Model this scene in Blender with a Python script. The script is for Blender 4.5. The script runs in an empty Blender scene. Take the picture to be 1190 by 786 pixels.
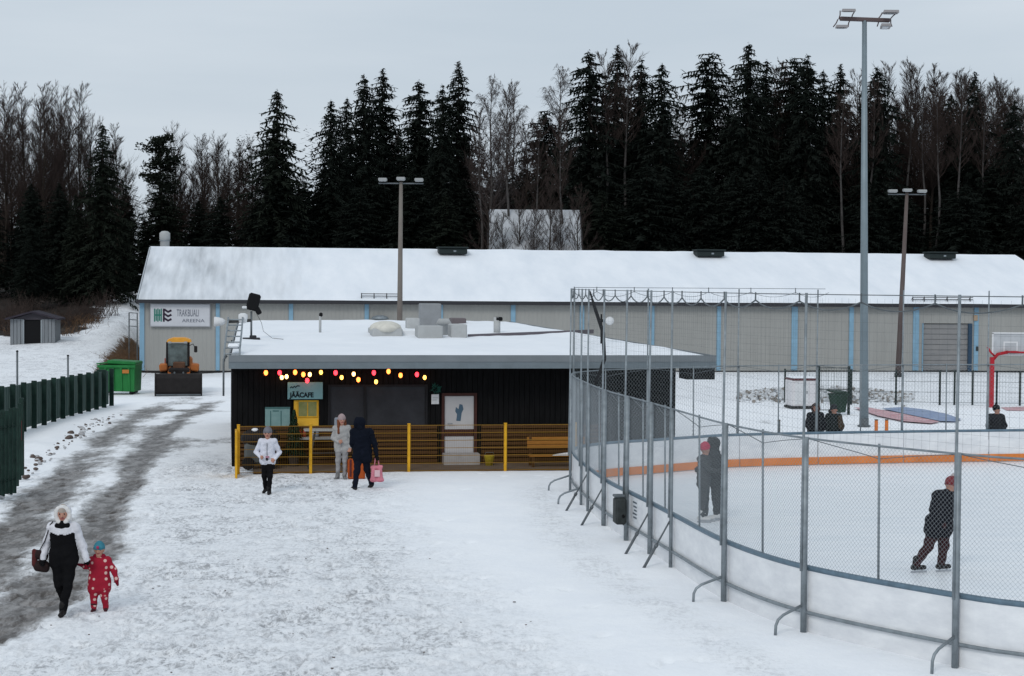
import bpy, math, random
import numpy as np
from mathutils import Vector, Matrix, noise as mnoise
R = math.radians
scene = bpy.context.scene
COL = scene.collection
rng = random.Random(7)

# ------------------------------------------------------------------ camera
CAM_H, FPX, CX, CY, HY, ROLL = 5.0, 2000.0, 595.0, 393.0, 330.0, 0.0072
_p = math.atan((CY - HY) / FPX)
_f = Vector((0, math.cos(_p), -math.sin(_p)))
_r0 = Vector((1, 0, 0)); _u0 = Vector((0, math.sin(_p), math.cos(_p)))
_r = _r0 * math.cos(ROLL) + _u0 * math.sin(ROLL)
_u = _u0 * math.cos(ROLL) - _r0 * math.sin(ROLL)
CAM = Vector((0, 0, CAM_H))
cd = bpy.data.cameras.new('camera'); cam = bpy.data.objects.new('camera', cd); COL.objects.link(cam)
cam.matrix_world = Matrix(((_r.x, _u.x, -_f.x, 0), (_r.y, _u.y, -_f.y, 0), (_r.z, _u.z, -_f.z, CAM_H), (0, 0, 0, 1)))
cd.sensor_width = 36; cd.lens = 36 * FPX / 1190.0; cd.clip_end = 3000; cd.clip_start = 0.2
scene.camera = cam

# ------------------------------------------------------------------ light
SUN_EL, SUN_AZ = R(38), R(200)      # azimuth clockwise from +Y
scene.view_settings.view_transform = 'Standard'; scene.view_settings.look = 'None'
scene.view_settings.exposure = 0.0; scene.view_settings.gamma = 1.0
w = bpy.data.worlds.new('World'); scene.world = w; w.use_nodes = True
nt = w.node_tree; nt.nodes.clear()
out = nt.nodes.new('ShaderNodeOutputWorld'); bg = nt.nodes.new('ShaderNodeBackground')
sky = nt.nodes.new('ShaderNodeTexSky'); sky.sky_type = 'NISHITA'; sky.sun_disc = False
sky.sun_elevation = SUN_EL; sky.sun_rotation = SUN_AZ; sky.dust_density = 3
tc = nt.nodes.new('ShaderNodeTexCoord'); mp = nt.nodes.new('ShaderNodeMapping'); mp.inputs['Scale'].default_value = (1.6, 1.6, 11)
nz = nt.nodes.new('ShaderNodeTexNoise'); nz.inputs['Scale'].default_value = 1.7; nz.inputs['Detail'].default_value = 5
rp = nt.nodes.new('ShaderNodeValToRGB')
rp.color_ramp.elements[0].position = .33; rp.color_ramp.elements[0].color = (5.45, 6.25, 7.05, 1)
rp.color_ramp.elements[1].position = .66; rp.color_ramp.elements[1].color = (6.35, 7.05, 7.75, 1)
sx = nt.nodes.new('ShaderNodeSeparateXYZ')
mr = nt.nodes.new('ShaderNodeMapRange'); mr.inputs['From Min'].default_value = 0; mr.inputs['From Max'].default_value = 1
mr.inputs['To Min'].default_value = 1.0; mr.inputs['To Max'].default_value = 1.12   # an overcast sky brightens evenly to the zenith
mul = nt.nodes.new('ShaderNodeMixRGB'); mul.blend_type = 'MULTIPLY'; mul.inputs[0].default_value = 1
mx = nt.nodes.new('ShaderNodeMixRGB'); mx.inputs[0].default_value = .95
L = nt.links.new
L(tc.outputs['Generated'], mp.inputs[0]); L(mp.outputs[0], nz.inputs['Vector']); L(nz.outputs[0], rp.inputs[0])
L(tc.outputs['Generated'], sx.inputs[0]); L(sx.outputs[2], mr.inputs[0])
L(rp.outputs[0], mul.inputs[1]); L(mr.outputs[0], mul.inputs[2])
L(sky.outputs[0], mx.inputs[1]); L(mul.outputs[0], mx.inputs[2]); L(mx.outputs[0], bg.inputs[0]); L(bg.outputs[0], out.inputs[0])
bg.inputs[1].default_value = 0.1
sl = bpy.data.lights.new('sun', 'SUN'); sl.energy = 1.0; sl.angle = R(18); sl.color = (1, .97, .93)
sun = bpy.data.objects.new('sun', sl); COL.objects.link(sun)
sun.rotation_euler = (math.pi / 2 - SUN_EL, 0, math.pi - SUN_AZ)
try:
    scene.cycles.use_denoising = True
except Exception:
    pass

# ------------------------------------------------------------------ pixel -> place helpers
def ray(px, py):
    return _f + _r * ((px - CX) / FPX) + _u * ((CY - py) / FPX)
def G(px, py, z=0.0):
    d = ray(px, py); return CAM + d * ((z - CAM_H) / d.z)
def AT(px, py, Y):
    d = ray(px, py); return CAM + d * (Y / d.y)
def ONP(px, py, p0, n):
    d = ray(px, py); return CAM + d * ((Vector(p0) - CAM).dot(n) / d.dot(n))
def PX(p):
    q = Vector(p) - CAM; z = q.dot(_f); return (CX + FPX * q.dot(_r) / z, CY - FPX * q.dot(_u) / z)

# ------------------------------------------------------------------ materials
def mat(name, col, rough=.7, metal=0.0, var=0.0, vscale=3.0, col2=None, bump=0.0, bscale=20.0, emit=None, estr=0.0, stretch=None, spec=.15, alpha=None, trans=0.0):
    m = bpy.data.materials.new(name); m.use_nodes = True
    t = m.node_tree; b = t.nodes['Principled BSDF']
    b.inputs['Roughness'].default_value = rough; b.inputs['Metallic'].default_value = metal
    b.inputs['Specular IOR Level'].default_value = spec
    if trans: b.inputs['Transmission Weight'].default_value = trans
    c = (*col, 1); b.inputs['Base Color'].default_value = c
    if var or col2 or bump:
        co = t.nodes.new('ShaderNodeTexCoord'); mpn = t.nodes.new('ShaderNodeMapping')
        if stretch: mpn.inputs['Scale'].default_value = stretch
        t.links.new(co.outputs['Object'], mpn.inputs[0])
    if var or col2:
        n = t.nodes.new('ShaderNodeTexNoise'); n.inputs['Scale'].default_value = vscale; n.inputs['Detail'].default_value = 6
        n.inputs['Roughness'].default_value = .65
        t.links.new(mpn.outputs[0], n.inputs['Vector'])
        r_ = t.nodes.new('ShaderNodeValToRGB')
        r_.color_ramp.elements[0].position = .3; r_.color_ramp.elements[1].position = .7
        if col2: r_.color_ramp.elements[0].color = c; r_.color_ramp.elements[1].color = (*col2, 1)
        else:
            r_.color_ramp.elements[0].color = tuple(x * (1 - var) for x in col) + (1,)
            r_.color_ramp.elements[1].color = tuple(min(1, x * (1 + var)) for x in col) + (1,)
        t.links.new(n.outputs[0], r_.inputs[0]); t.links.new(r_.outputs[0], b.inputs['Base Color'])
    if bump:
        n2 = t.nodes.new('ShaderNodeTexNoise'); n2.inputs['Scale'].default_value = bscale; n2.inputs['Detail'].default_value = 4
        t.links.new(mpn.outputs[0], n2.inputs['Vector'])
        bp = t.nodes.new('ShaderNodeBump'); bp.inputs['Strength'].default_value = bump; bp.inputs['Distance'].default_value = .03
        t.links.new(n2.outputs[0], bp.inputs['Height']); t.links.new(bp.outputs[0], b.inputs['Normal'])
    if emit:
        b.inputs['Emission Color'].default_value = (*emit, 1); b.inputs['Emission Strength'].default_value = estr
    return m
MT = {}
def K(name, *a, **k):
    if name not in MT: MT[name] = mat(name, *a, **k)
    return MT[name]
snow = K('roof_snow', (.76, .79, .83), .85, col2=(.83, .85, .88), vscale=.6, bump=.25, bscale=3)
galv = K('galvanised_steel', (.23, .26, .28), .5, .35, var=.25, vscale=6)
galvd = K('weathered_steel', (.12, .135, .145), .5, .3, var=.25, vscale=6)
black = K('black_plastic', (.008, .008, .009), .6, spec=.1)
dkgreen = K('dark_green_paint', (.012, .03, .024), .55, var=.4, vscale=4)
whitep = K('white_paint', (.62, .63, .64), .5, var=.08, vscale=2)
yellowp = K('yellow_paint', (.62, .33, .02), .5, var=.2, vscale=4)
redp = K('red_paint', (.38, .02, .03), .45, var=.2, vscale=3)
orangep = K('orange_plastic', (.62, .17, .03), .5, var=.15, vscale=3)
wood = K('brown_timber', (.055, .026, .011), .75, col2=(.095, .046, .018), vscale=5, stretch=(1, 8, 8))
glassd = K('dark_glass', (.02, .022, .025), .12, spec=.5)
rubber = K('rubber', (.012, .012, .012), .8)

# ------------------------------------------------------------------ mesh builder
class MB:
    def __init__(s): s.v = []; s.f = []; s.m = []
    def add(s, vs, fs, mi=0):
        o = len(s.v); s.v.extend([tuple(v) for v in vs]); s.f.extend([tuple(i + o for i in f) for f in fs]); s.m.extend([mi] * len(fs)); return s
    def box(s, x0, x1, y0, y1, z0, z1, mi=0, rot=None, piv=None):
        vs = [Vector((x, y, z)) for z in (z0, z1) for y in (y0, y1) for x in (x0, x1)]
        if rot is not None:
            pv = Vector(piv) if piv is not None else Vector(((x0+x1)/2, (y0+y1)/2, (z0+z1)/2))
            vs = [pv + rot @ (v - pv) for v in vs]
        return s.add(vs, [(0, 2, 3, 1), (4, 5, 7, 6), (0, 1, 5, 4), (1, 3, 7, 5), (3, 2, 6, 7), (2, 0, 4, 6)], mi)
    def cbox(s, c, d, mi=0, rot=None, bev=0.0):
        if bev <= 0: return s.box(c[0]-d[0]/2, c[0]+d[0]/2, c[1]-d[1]/2, c[1]+d[1]/2, c[2]-d[2]/2, c[2]+d[2]/2, mi, rot, c)
        vs = []; idx = {}
        hx, hy, hz = d[0]/2, d[1]/2, d[2]/2
        for sx_ in (-1, 1):
            for sy_ in (-1, 1):
                for sz_ in (-1, 1):
                    for a in range(3):
                        p = [sx_*(hx-bev), sy_*(hy-bev), sz_*(hz-bev)]
                        p[a] = (sx_, sy_, sz_)[a] * (hx, hy, hz)[a]
                        v = Vector(p)
                        if rot is not None: v = rot @ v
                        idx[(sx_, sy_, sz_, a)] = len(vs); vs.append(v + Vector(c))
        fs = []
        I = lambda k, a: idx[(*k, a)]
        for a in range(3):
            b, e = (a+1) % 3, (a+2) % 3
            for sg in (-1, 1):
                q = []
                for (u_, v_) in ((-1, -1), (1, -1), (1, 1), (-1, 1)):
                    k = [0, 0, 0]; k[a] = sg; k[b] = u_; k[e] = v_; q.append(I(k, a))
                fs.append(q if sg > 0 else q[::-1])
            for s1 in (-1, 1):
                for s2 in (-1, 1):      # edges parallel to axis a
                    k0 = [0, 0, 0]; k1 = [0, 0, 0]; k0[a] = -1; k1[a] = 1
                    for k in (k0, k1): k[b] = s1; k[e] = s2
                    q = [I(k0, b), I(k1, b), I(k1, e), I(k0, e)]
                    fs.append(q if s1 * s2 < 0 else q[::-1])
        for k in [(x, y, z) for x in (-1, 1) for y in (-1, 1) for z in (-1, 1)]:
            q = [I(k, 0), I(k, 1), I(k, 2)]; fs.append(q if k[0]*k[1]*k[2] > 0 else q[::-1])
        return s.add(vs, fs, mi)
    def tube(s, pts, rad, n=6, mi=0, cap=True, flat=None):
        pts = [Vector(p) for p in pts]; N = len(pts)
        rs = rad if isinstance(rad, (list, tuple)) else [rad] * N
        vs = []; fs = []; ref = None
        for i, p in enumerate(pts):
            t = (pts[min(i+1, N-1)] - pts[max(i-1, 0)])
            t = t.normalized() if t.length > 1e-9 else Vector((0, 0, 1))
            if ref is None:
                ref = Vector((0, 0, 1)) if abs(t.z) < .9 else Vector((1, 0, 0))
            a = (ref - t * ref.dot(t))
            if a.length < 1e-6: a = t.orthogonal()
            a.normalize(); b = t.cross(a); ref = a
            for k in range(n):
                an = 2 * math.pi * k / n + math.pi / n
                vs.append(p + a * (math.cos(an) * rs[i]) + b * (math.sin(an) * rs[i] * (flat or 1)))
        for i in range(N - 1):
            for k in range(n):
                k2 = (k + 1) % n
                fs.append((i*n+k, i*n+k2, (i+1)*n+k2, (i+1)*n+k))
        if cap: fs.append(tuple(range(n))[::-1]); fs.append(tuple((N-1)*n + k for k in range(n)))
        return s.add(vs, fs, mi)
    def lathe(s, prof, c=(0, 0, 0), n=12, mi=0, axis='z'):
        vs = []; fs = []
        for (r, z) in prof:
            for k in range(n):
                a = 2 * math.pi * k / n; x, y = r * math.cos(a), r * math.sin(a)
                v = (x, y, z) if axis == 'z' else ((z, x, y) if axis == 'x' else (x, z, -y))
                vs.append((c[0] + v[0], c[1] + v[1], c[2] + v[2]))
        for i in range(len(prof) - 1):
            for k in range(n):
                k2 = (k+1) % n; fs.append((i*n+k, i*n+k2, (i+1)*n+k2, (i+1)*n+k))
        fs.append(tuple(range(n))[::-1]); fs.append(tuple((len(prof)-1)*n + k for k in range(n)))
        return s.add(vs, fs, mi)
    def prism(s, poly, axis, a0, a1, mi=0):
        """poly in the two other axes (x: (y,z); y: (x,z); z: (x,y)), extruded from a0 to a1"""
        def P(u, v, a): return {'x': (a, u, v), 'y': (u, a, v), 'z': (u, v, a)}[axis]
        n = len(poly); vs = [P(u, v, a0) for u, v in poly] + [P(u, v, a1) for u, v in poly]
        fs = [tuple(range(n)), tuple(range(n, 2*n))[::-1]] + [(i, n+i, n+(i+1) % n, (i+1) % n) for i in range(n)]
        ar = sum(poly[i][0]*poly[(i+1) % n][1] - poly[(i+1) % n][0]*poly[i][1] for i in range(n))
        if (ar > 0) != (axis == 'y'): fs = [f[::-1] for f in fs]
        return s.add(vs, fs, mi)
    def ell(s, c, r, n=10, m=7, mi=0):
        prof = [(max(1e-4, math.sin(math.pi*i/m)), -math.cos(math.pi*i/m)) for i in range(m+1)]
        vs = []; fs = []
        for (q, z) in prof:
            for k in range(n):
                a = 2*math.pi*k/n; vs.append((c[0]+q*r[0]*math.cos(a), c[1]+q*r[1]*math.sin(a), c[2]+z*r[2]))
        for i in range(m):
            for k in range(n):
                k2 = (k+1) % n; fs.append((i*n+k, i*n+k2, (i+1)*n+k2, (i+1)*n+k))
        return s.add(vs, fs, mi)
    def mesh(s, name, mats, smooth=False):
        me = bpy.data.meshes.new(name); me.from_pydata(s.v, [], s.f)
        for m in (mats if isinstance(mats, (list, tuple)) else [mats]): me.materials.append(m)
        me.polygons.foreach_set('material_index', s.m)
        if smooth: me.polygons.foreach_set('use_smooth', [True] * len(s.f))
        me.update(); return me
    def build(s, name, mats, parent=None, smooth=False, **tagkw):
        return obj(name, s.mesh(name, mats, smooth), parent, **tagkw)

def tag(o, label=None, cat=None, group=None, kind=None):
    if label: o['label'] = label
    if cat: o['category'] = cat
    if group: o['group'] = group
    if kind: o['kind'] = kind
    return o
def obj(name, me, parent=None, loc=None, rot=None, scale=None, **k):
    o = bpy.data.objects.new(name, me); COL.objects.link(o)
    if parent is not None: o.parent = parent
    if loc is not None: o.location = loc
    if rot is not None: o.rotation_euler = rot
    if scale is not None: o.scale = scale
    return tag(o, **k)
def thing(name, label, cat, loc=(0, 0, 0), rz=0.0, group=None):
    o = bpy.data.objects.new(name, None); COL.objects.link(o); o.location = loc; o.rotation_euler = (0, 0, rz); o.empty_display_size = .2
    return tag(o, label, cat, group)
def dup(root, loc, rz=0.0, scale=None, label=None, group=None, rot=None):
    r = root.copy(); COL.objects.link(r); r.location = loc; r.rotation_euler = rot or (0, 0, rz)
    if scale is not None: r.scale = scale if isinstance(scale, (tuple, list)) else (scale,)*3
    if label: r['label'] = label
    if group: r['group'] = group
    for ch in list(root.children):
        c = ch.copy(); COL.objects.link(c); c.parent = r
        for g in list(ch.children):
            d = g.copy(); COL.objects.link(d); d.parent = c
    return r
def inv(root_loc, rz, p):
    q = Vector(p) - Vector(root_loc); c, s_ = math.cos(-rz), math.sin(-rz)
    return Vector((q.x*c - q.y*s_, q.x*s_ + q.y*c, q.z))
def text(name, body, size, mat_, parent, loc, rz=0, ext=.004, shear=0, align='LEFT', bold=0.0, sx_=1.0):
    cu = bpy.data.curves.new(name, 'FONT'); cu.body = body; cu.size = size; cu.extrude = ext; cu.align_x = align; cu.shear = shear; cu.offset = bold
    to = bpy.data.objects.new(name, cu); COL.objects.link(to)
    dg = bpy.context.evaluated_depsgraph_get()
    me = bpy.data.meshes.new_from_object(to.evaluated_get(dg)); bpy.data.objects.remove(to)
    me.materials.clear(); me.materials.append(mat_)
    return obj(name, me, parent, loc, (math.pi/2, 0, rz), (sx_, 1, 1))

# smooth 2-D value noise for the terrain
_lat = np.random.RandomState(3).rand(256, 256)
def vn(x, y):
    xi = np.floor(x).astype(int); yi = np.floor(y).astype(int); fx = x - xi; fy = y - yi
    fx = fx*fx*(3-2*fx); fy = fy*fy*(3-2*fy)
    a = _lat[xi % 256, yi % 256]; b = _lat[(xi+1) % 256, yi % 256]; c = _lat[xi % 256, (yi+1) % 256]; d = _lat[(xi+1) % 256, (yi+1) % 256]
    return (a*(1-fx)+b*fx)*(1-fy) + (c*(1-fx)+d*fx)*fy - .5
def sstep(a, b, x):
    t = np.clip((x-a)/(b-a), 0, 1); return t*t*(3-2*t)

# ------------------------------------------------------------------ ground
ROADC = [(-8.9, 14), (-8.6, 22), (-8.3, 27), (-8.7, 32), (-9.7, 37), (-10.5, 43), (-11.6, 50), (-12.8, 60), (-13.3, 70), (-13.0, 76)]
def road_off(X, Y):
    rx = np.interp(Y, [p[1] for p in ROADC], [p[0] for p in ROADC]); return X - rx
def hill(X, Y):
    left = np.interp(Y, [78, 84, 100, 112, 130, 160], [0, .2, 1.35, 2.4, 4.0, 5.0])
    Xr = X + .14*(Y-94); wl = 1 - sstep(-22.9, -20.7, Xr)
    back = np.interp(Y, [112, 135], [0, 4.2]); back = np.where(Y > 135, 4.2, back)
    hl = np.where(Y < 116, left * wl, left * wl + back * (1-wl))
    return hl
def ground_z(x, y):
    return float(hill(np.array([x]), np.array([y]))[0])
def make_ground():
    xs = np.concatenate([[-900, -500, -300, -200, -140, -110, -90, -75], np.arange(-62, -24, 1.0), np.arange(-24, -14.05, .3), np.arange(-14, 8.0, .085), np.arange(8.2, 24, .4), np.arange(25, 70, 2), [80, 100, 140, 200, 300, 500, 900]])
    ys = np.concatenate([[-60, -20, 0, 6, 10, 14], np.arange(15.2, 18, .4), np.arange(18, 50, .1), np.arange(50, 100, .5), np.arange(100, 136, 1.0), np.arange(138, 180, 4), [200, 260, 400, 700, 1400]])
    X, Y = np.meshgrid(xs, ys)
    ro = road_off(X, Y)
    on_road = np.exp(-(ro/1.9)**4) * sstep(80, 70, Y)
    trk = np.maximum(np.exp(-((ro-.95)/.5)**2), np.exp(-((ro+.75)/.62)**2)) * sstep(78, 66, Y)
    # trodden yard between the road and the rink
    edge = np.interp(Y, [18, 24, 30, 36, 42, 48], [1.6, .3, -1.2, -2.6, -3.0, -3.2])
    tramp = (1 - sstep(-1.8, 1.4, X - edge)) * sstep(-1.6, 1.2, ro - 1.6) * sstep(52, 46, Y)
    tramp = np.maximum(tramp, .40*np.exp(-((X-edge-np.interp(Y, [18, 24, 30, 36, 42], [2.6, 2.6, 2.7, 3.4, 3.6]))/.5)**2)*sstep(45, 40, Y))
    tramp = np.maximum(tramp, .5*sstep(70, 76, Y)*sstep(0, 4, X)); tramp = np.maximum(tramp, .75*sstep(74, 80, Y)*sstep(-15, -18, X))
    Z = hill(X, Y)
    rough = .35 + tramp*1.0 + on_road*.5
    near = sstep(75, 45, Y)
    Z = Z + near * (.020*rough*vn(X/.33, Y/.45) + .012*rough*vn(X/.16+9, Y/.2) + .05*vn(X/2.1+5, Y/2.6)) + .10*vn(X/7, Y/9)*sstep(0, 1, np.abs(ro)/4)
    Z = Z - .05*trk*near - .02*on_road*near
    Z = Z + .16*np.exp(-((ro+2.6)/.5)**2)*sstep(66, 60, Y)*(.5+vn(X/.5, Y/.6))*near
    Z = Z + sstep(60, 110, Y)*(X < -14)*.25*vn(X/3+2, Y/4)
    # soft drift beside the rink boards
    # keep the rink and the buildings' footprints flat
    inr = sstep(-.5, .6, X - np.interp(Y, [20, 22.4, 24.7, 27, 31.7, 36, 41.7, 44, 46, 49, 50], [9, 6.0, 4.3, 3.4, 2.7, 1.9, 1.6, 3, 5, 15, 30]))
    inr = inr * sstep(19, 21, Y) * sstep(51, 49, Y)
    Z = Z*(1-inr) + (-.01)*inr
    # footprints in the trodden snow
    rs = np.random.RandomState(11); V = Z
    ix0 = np.searchsorted(xs, -14); 
    for _ in range(2600):
        fx = rs.uniform(-13, 3); fy = rs.uniform(19, 47)
        if rs.rand() < .35: fy = rs.uniform(19, 30)
        t = float((1 - sstep(-1.6, .9, np.array([fx - np.interp(fy, [18, 24, 30, 36, 42, 48], [1.6, .3, -1.2, -2.6, -3.0, -3.2])])))[0])
        if rs.rand() > t*.95 + .04: continue
        i0, i1 = np.searchsorted(xs, [fx-.3, fx+.3]); j0, j1 = np.searchsorted(ys, [fy-.4, fy+.4])
        a = rs.uniform(-.7, .7) ; dx = xs[None, i0:i1]-fx; dy = ys[j0:j1, None]-fy
        u = dx*math.cos(a)+dy*math.sin(a); v = -dx*math.sin(a)+dy*math.cos(a)
        q = (u/.075)**2 + (v/.17)**2
        V[j0:j1, i0:i1] += -.055*np.exp(-q**2) + .012*np.exp(-(np.sqrt(q)-1.5)**2*4)
    Xr = X + .14*(Y-94); brush = sstep(0, 3, np.minimum(Y - 101.5 - .25*np.clip(X+36, -8, 20), (-24.6 + np.interp(Y, [100, 108], [-2.5, 0])) - Xr + .0*Y) + 1.6*vn(X/1.5, Y/1.5) + .8) 
    brush = np.maximum(np.where(Xr > -20.4, sstep(112, 118, Y), brush), sstep(136, 140, Y))
    bank = np.exp(-((Xr+21.6)/.9)**2)*sstep(84, 90, Y)*sstep(116, 106, Y)
    ny, nx = X.shape
    me = bpy.data.meshes.new('ground')
    vs = np.stack([X, Y, Z], -1).reshape(-1, 3)
    idx = np.arange(ny*nx).reshape(ny, nx)
    fc = np.stack([idx[:-1, :-1], idx[:-1, 1:], idx[1:, 1:], idx[1:, :-1]], -1).reshape(-1, 4)
    me.vertices.add(len(vs)); me.vertices.foreach_set('co', vs.ravel())
    me.loops.add(len(fc)*4); me.loops.foreach_set('vertex_index', fc.ravel())
    me.polygons.add(len(fc)); me.polygons.foreach_set('loop_start', np.arange(len(fc))*4)
    me.polygons.foreach_set('use_smooth', np.ones(len(fc), bool))
    for nm, A in (('track', np.clip(trk*(.60-.16*sstep(40, 50, Y)) + on_road*(.40+.20*sstep(34, 26, Y)) + .42*np.exp(-((X+9.2)/1.7)**2-((Y-53)/4.5)**2) + .34*np.exp(-((Y-66.5)/.5)**2)*sstep(-17, -15, X)*sstep(-8.5, -10, X) + .36*sstep(2, 5, X)*np.exp(-((Y-62-.5*(X-6))/2.0)**2)*sstep(12, 9, X) + .30*sstep(2, 8, X)*np.exp(-((Y-91-.14*X)/2.2)**2), 0, 1)), ('tramp', tramp), ('brush', brush), ('bank', bank)):
        at = me.attributes.new(nm, 'FLOAT', 'POINT'); at.data.foreach_set('value', A.ravel().astype(np.float32))
    me.update(calc_edges=True); me.validate()
    # material
    m = bpy.data.materials.new('trodden_snow'); m.use_nodes = True; t = m.node_tree; b = t.nodes['Principled BSDF']
    b.inputs['Roughness'].default_value = .8; b.inputs['Specular IOR Level'].default_value = .2
    N = t.nodes.new; Lk = t.links.new
    co = N('ShaderNodeTexCoord')
    def nzs(scale, st=(1, 1, 1), det=6, rough=.65):
        mpn = N('ShaderNodeMapping'); mpn.inputs['Scale'].default_value = st; Lk(co.outputs['Object'], mpn.inputs[0])
        n = N('ShaderNodeTexNoise'); n.inputs['Scale'].default_value = scale; n.inputs['Detail'].default_value = det; n.inputs['Roughness'].default_value = rough
        Lk(mpn.outputs[0], n.inputs['Vector']); return n.outputs[0]
    def attr(n):
        a = N('ShaderNodeAttribute'); a.attribute_name = n; return a.outputs['Fac']
    def math_(op, a, b2):
        n = N('ShaderNodeMath'); n.operation = op
        for i, q in enumerate((a, b2)):
            if isinstance(q, (int, float)): n.inputs[i].default_value = q
            else: Lk(q, n.inputs[i])
        return n.outputs[0]
    def rng_(v, a, b2, c=0, d=1):
        n = N('ShaderNodeMapRange'); n.interpolation_type = 'SMOOTHSTEP'
        for i, q in enumerate((v, a, b2, c, d)):
            if isinstance(q, (int, float)): n.inputs[i].default_value = q
            else: Lk(q, n.inputs[i])
        return n.outputs[0]
    def mixc(f, a, b2):
        n = N('ShaderNodeMixRGB')
        if isinstance(f, float): n.inputs[0].default_value = f
        else: Lk(f, n.inputs[0])
        for i, q in ((1, a), (2, b2)):
            if isinstance(q, tuple): n.inputs[i].default_value = (*q, 1)
            else: Lk(q, n.inputs[i])
        return n.outputs[0]
    clean = mixc(rng_(nzs(.9), .35, .65), (.83, .85, .88), (.87, .885, .905))
    tn = rng_(math_('ADD', math_('MULTIPLY', nzs(2.1, (1, .7, 1), 9, .85), .52), math_('MULTIPLY', nzs(13, (1, .5, 1), 5, .75), .48)), .455, .60)                     # grey, trodden patches
    tn2 = rng_(nzs(.55, (1, .7, 1)), .33, .66)
    trod = mixc(math_('MULTIPLY', math_('MULTIPLY', tn, rng_(tn2, 0, 1, .35, 1)), attr('tramp')), mixc(math_('MULTIPLY', attr('tramp'), .5), clean, (.75, .765, .785)), (.30, .305, .32))
    pn = math_('ADD', math_('MULTIPLY', nzs(1.1, (1.2, .5, 1), 9, .78), .7), math_('MULTIPLY', nzs(.35, (1, .6, 1), 3, .5), .45))
    pw = rng_(math_('ADD', attr('track'), math_('MULTIPLY', math_('SUBTRACT', pn, .575), 2.3)), .34, .82)
    slush = mixc(rng_(nzs(3.5, (1, .35, 1), 8, .8), .40, .62), (.075, .066, .06), (.28, .268, .262))
    c1 = mixc(pw, trod, slush)
    grit = rng_(nzs(16, (1, 1, 1), 3), .70, .74)
    c2 = mixc(math_('MULTIPLY', grit, rng_(attr('tramp'), 0, 1, .06, .6)), c1, (.16, .15, .14))
    bn = rng_(math_('ADD', attr('bank'), math_('MULTIPLY', math_('SUBTRACT', nzs(2.5), .5), 1.2)), .45, .65)
    c3 = mixc(bn, c2, (.12, .075, .045))
    fl = mixc(rng_(nzs(1.3), .55, .75), (.02, .016, .013), (.10, .085, .075))
    br = rng_(math_('ADD', attr('brush'), math_('MULTIPLY', math_('SUBTRACT', nzs(1.1), .5), .9)), .35, .6)
    c4 = mixc(br, c3, fl)
    Lk(c4, b.inputs['Base Color'])
    Lk(rng_(pw, 0, 1, .85, .42), b.inputs['Roughness'])
    bp = N('ShaderNodeBump'); bp.inputs['Strength'].default_value = .75; bp.inputs['Distance'].default_value = .06
    hgt = math_('MULTIPLY', math_('ADD', nzs(7, (1, .8, 1), 5), math_('MULTIPLY', nzs(2.2), 1.2)), rng_(attr('tramp'), 0, 1, .28, 1))
    Lk(hgt, bp.inputs['Height']); Lk(bp.outputs[0], b.inputs['Normal'])
    me.materials.append(m)
    obj('ground', me, kind='structure')
make_ground()
# ------------------------------------------------------------------ rink
RP = [(34, 24.6), (22, 22.6), (14, 21.1), (10, 20.5), (8.0, 20.9), (6.6, 21.85), (5.85, 22.5), (4.22, 24.66), (3.38, 27.0), (2.85, 30.1), (2.57, 31.8), (2.27, 33.5),
      (1.93, 35.4), (1.60, 38.5), (1.42, 41.2), (1.55, 42.7), (2.45, 44.0), (3.63, 44.9), (4.9, 45.9), (6.2, 46.75), (10, 47.9), (14.6, 48.9), (22, 50.2), (34, 52.2)]
RP = [(x+(.11 if y < 42.9 and i < 16 else 0), y+(.07 if y < 30 and i < 9 else 0)) for i, (x, y) in enumerate(RP)]
def catmull(P, n=14):
    P = [np.array(p, float) for p in P]; out = []
    for i in range(len(P)-1):
        p0 = P[max(i-1, 0)]; p1 = P[i]; p2 = P[i+1]; p3 = P[min(i+2, len(P)-1)]
        for k in range(n):
            t = k/n; out.append(.5*((2*p1)+(-p0+p2)*t+(2*p0-5*p1+4*p2-p3)*t*t+(-p0+3*p1-3*p2+p3)*t**3))
    out.append(P[-1]); return np.array(out)
_c = catmull(RP)
for _ in range(3): _c[1:-1] = .25*_c[:-2] + .5*_c[1:-1] + .25*_c[2:]
_s = np.concatenate([[0], np.cumsum(np.linalg.norm(np.diff(_c, axis=0), axis=1))])
SLEN = _s[-1]
def RC(s): return np.array([np.interp(s, _s, _c[:, 0]), np.interp(s, _s, _c[:, 1])])
def RT(s):
    d = RC(s+.05) - RC(s-.05); return d/np.linalg.norm(d)
def RO(s):                                   # outward normal of the rink
    t = RT(s); return np.array([-t[1], t[0]]) * -1
if RO(SLEN*.5)[0] > 0: _sg = -1
else: _sg = 1
def RW(s, off, z):
    c = RC(s); n = RO(s)*_sg; return Vector((c[0]+n[0]*off, c[1]+n[1]*off, z))
def S_AT(x, y):
    d = (_c[:, 0]-x)**2 + (_c[:, 1]-y)**2; return float(_s[int(np.argmin(d))])

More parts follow.
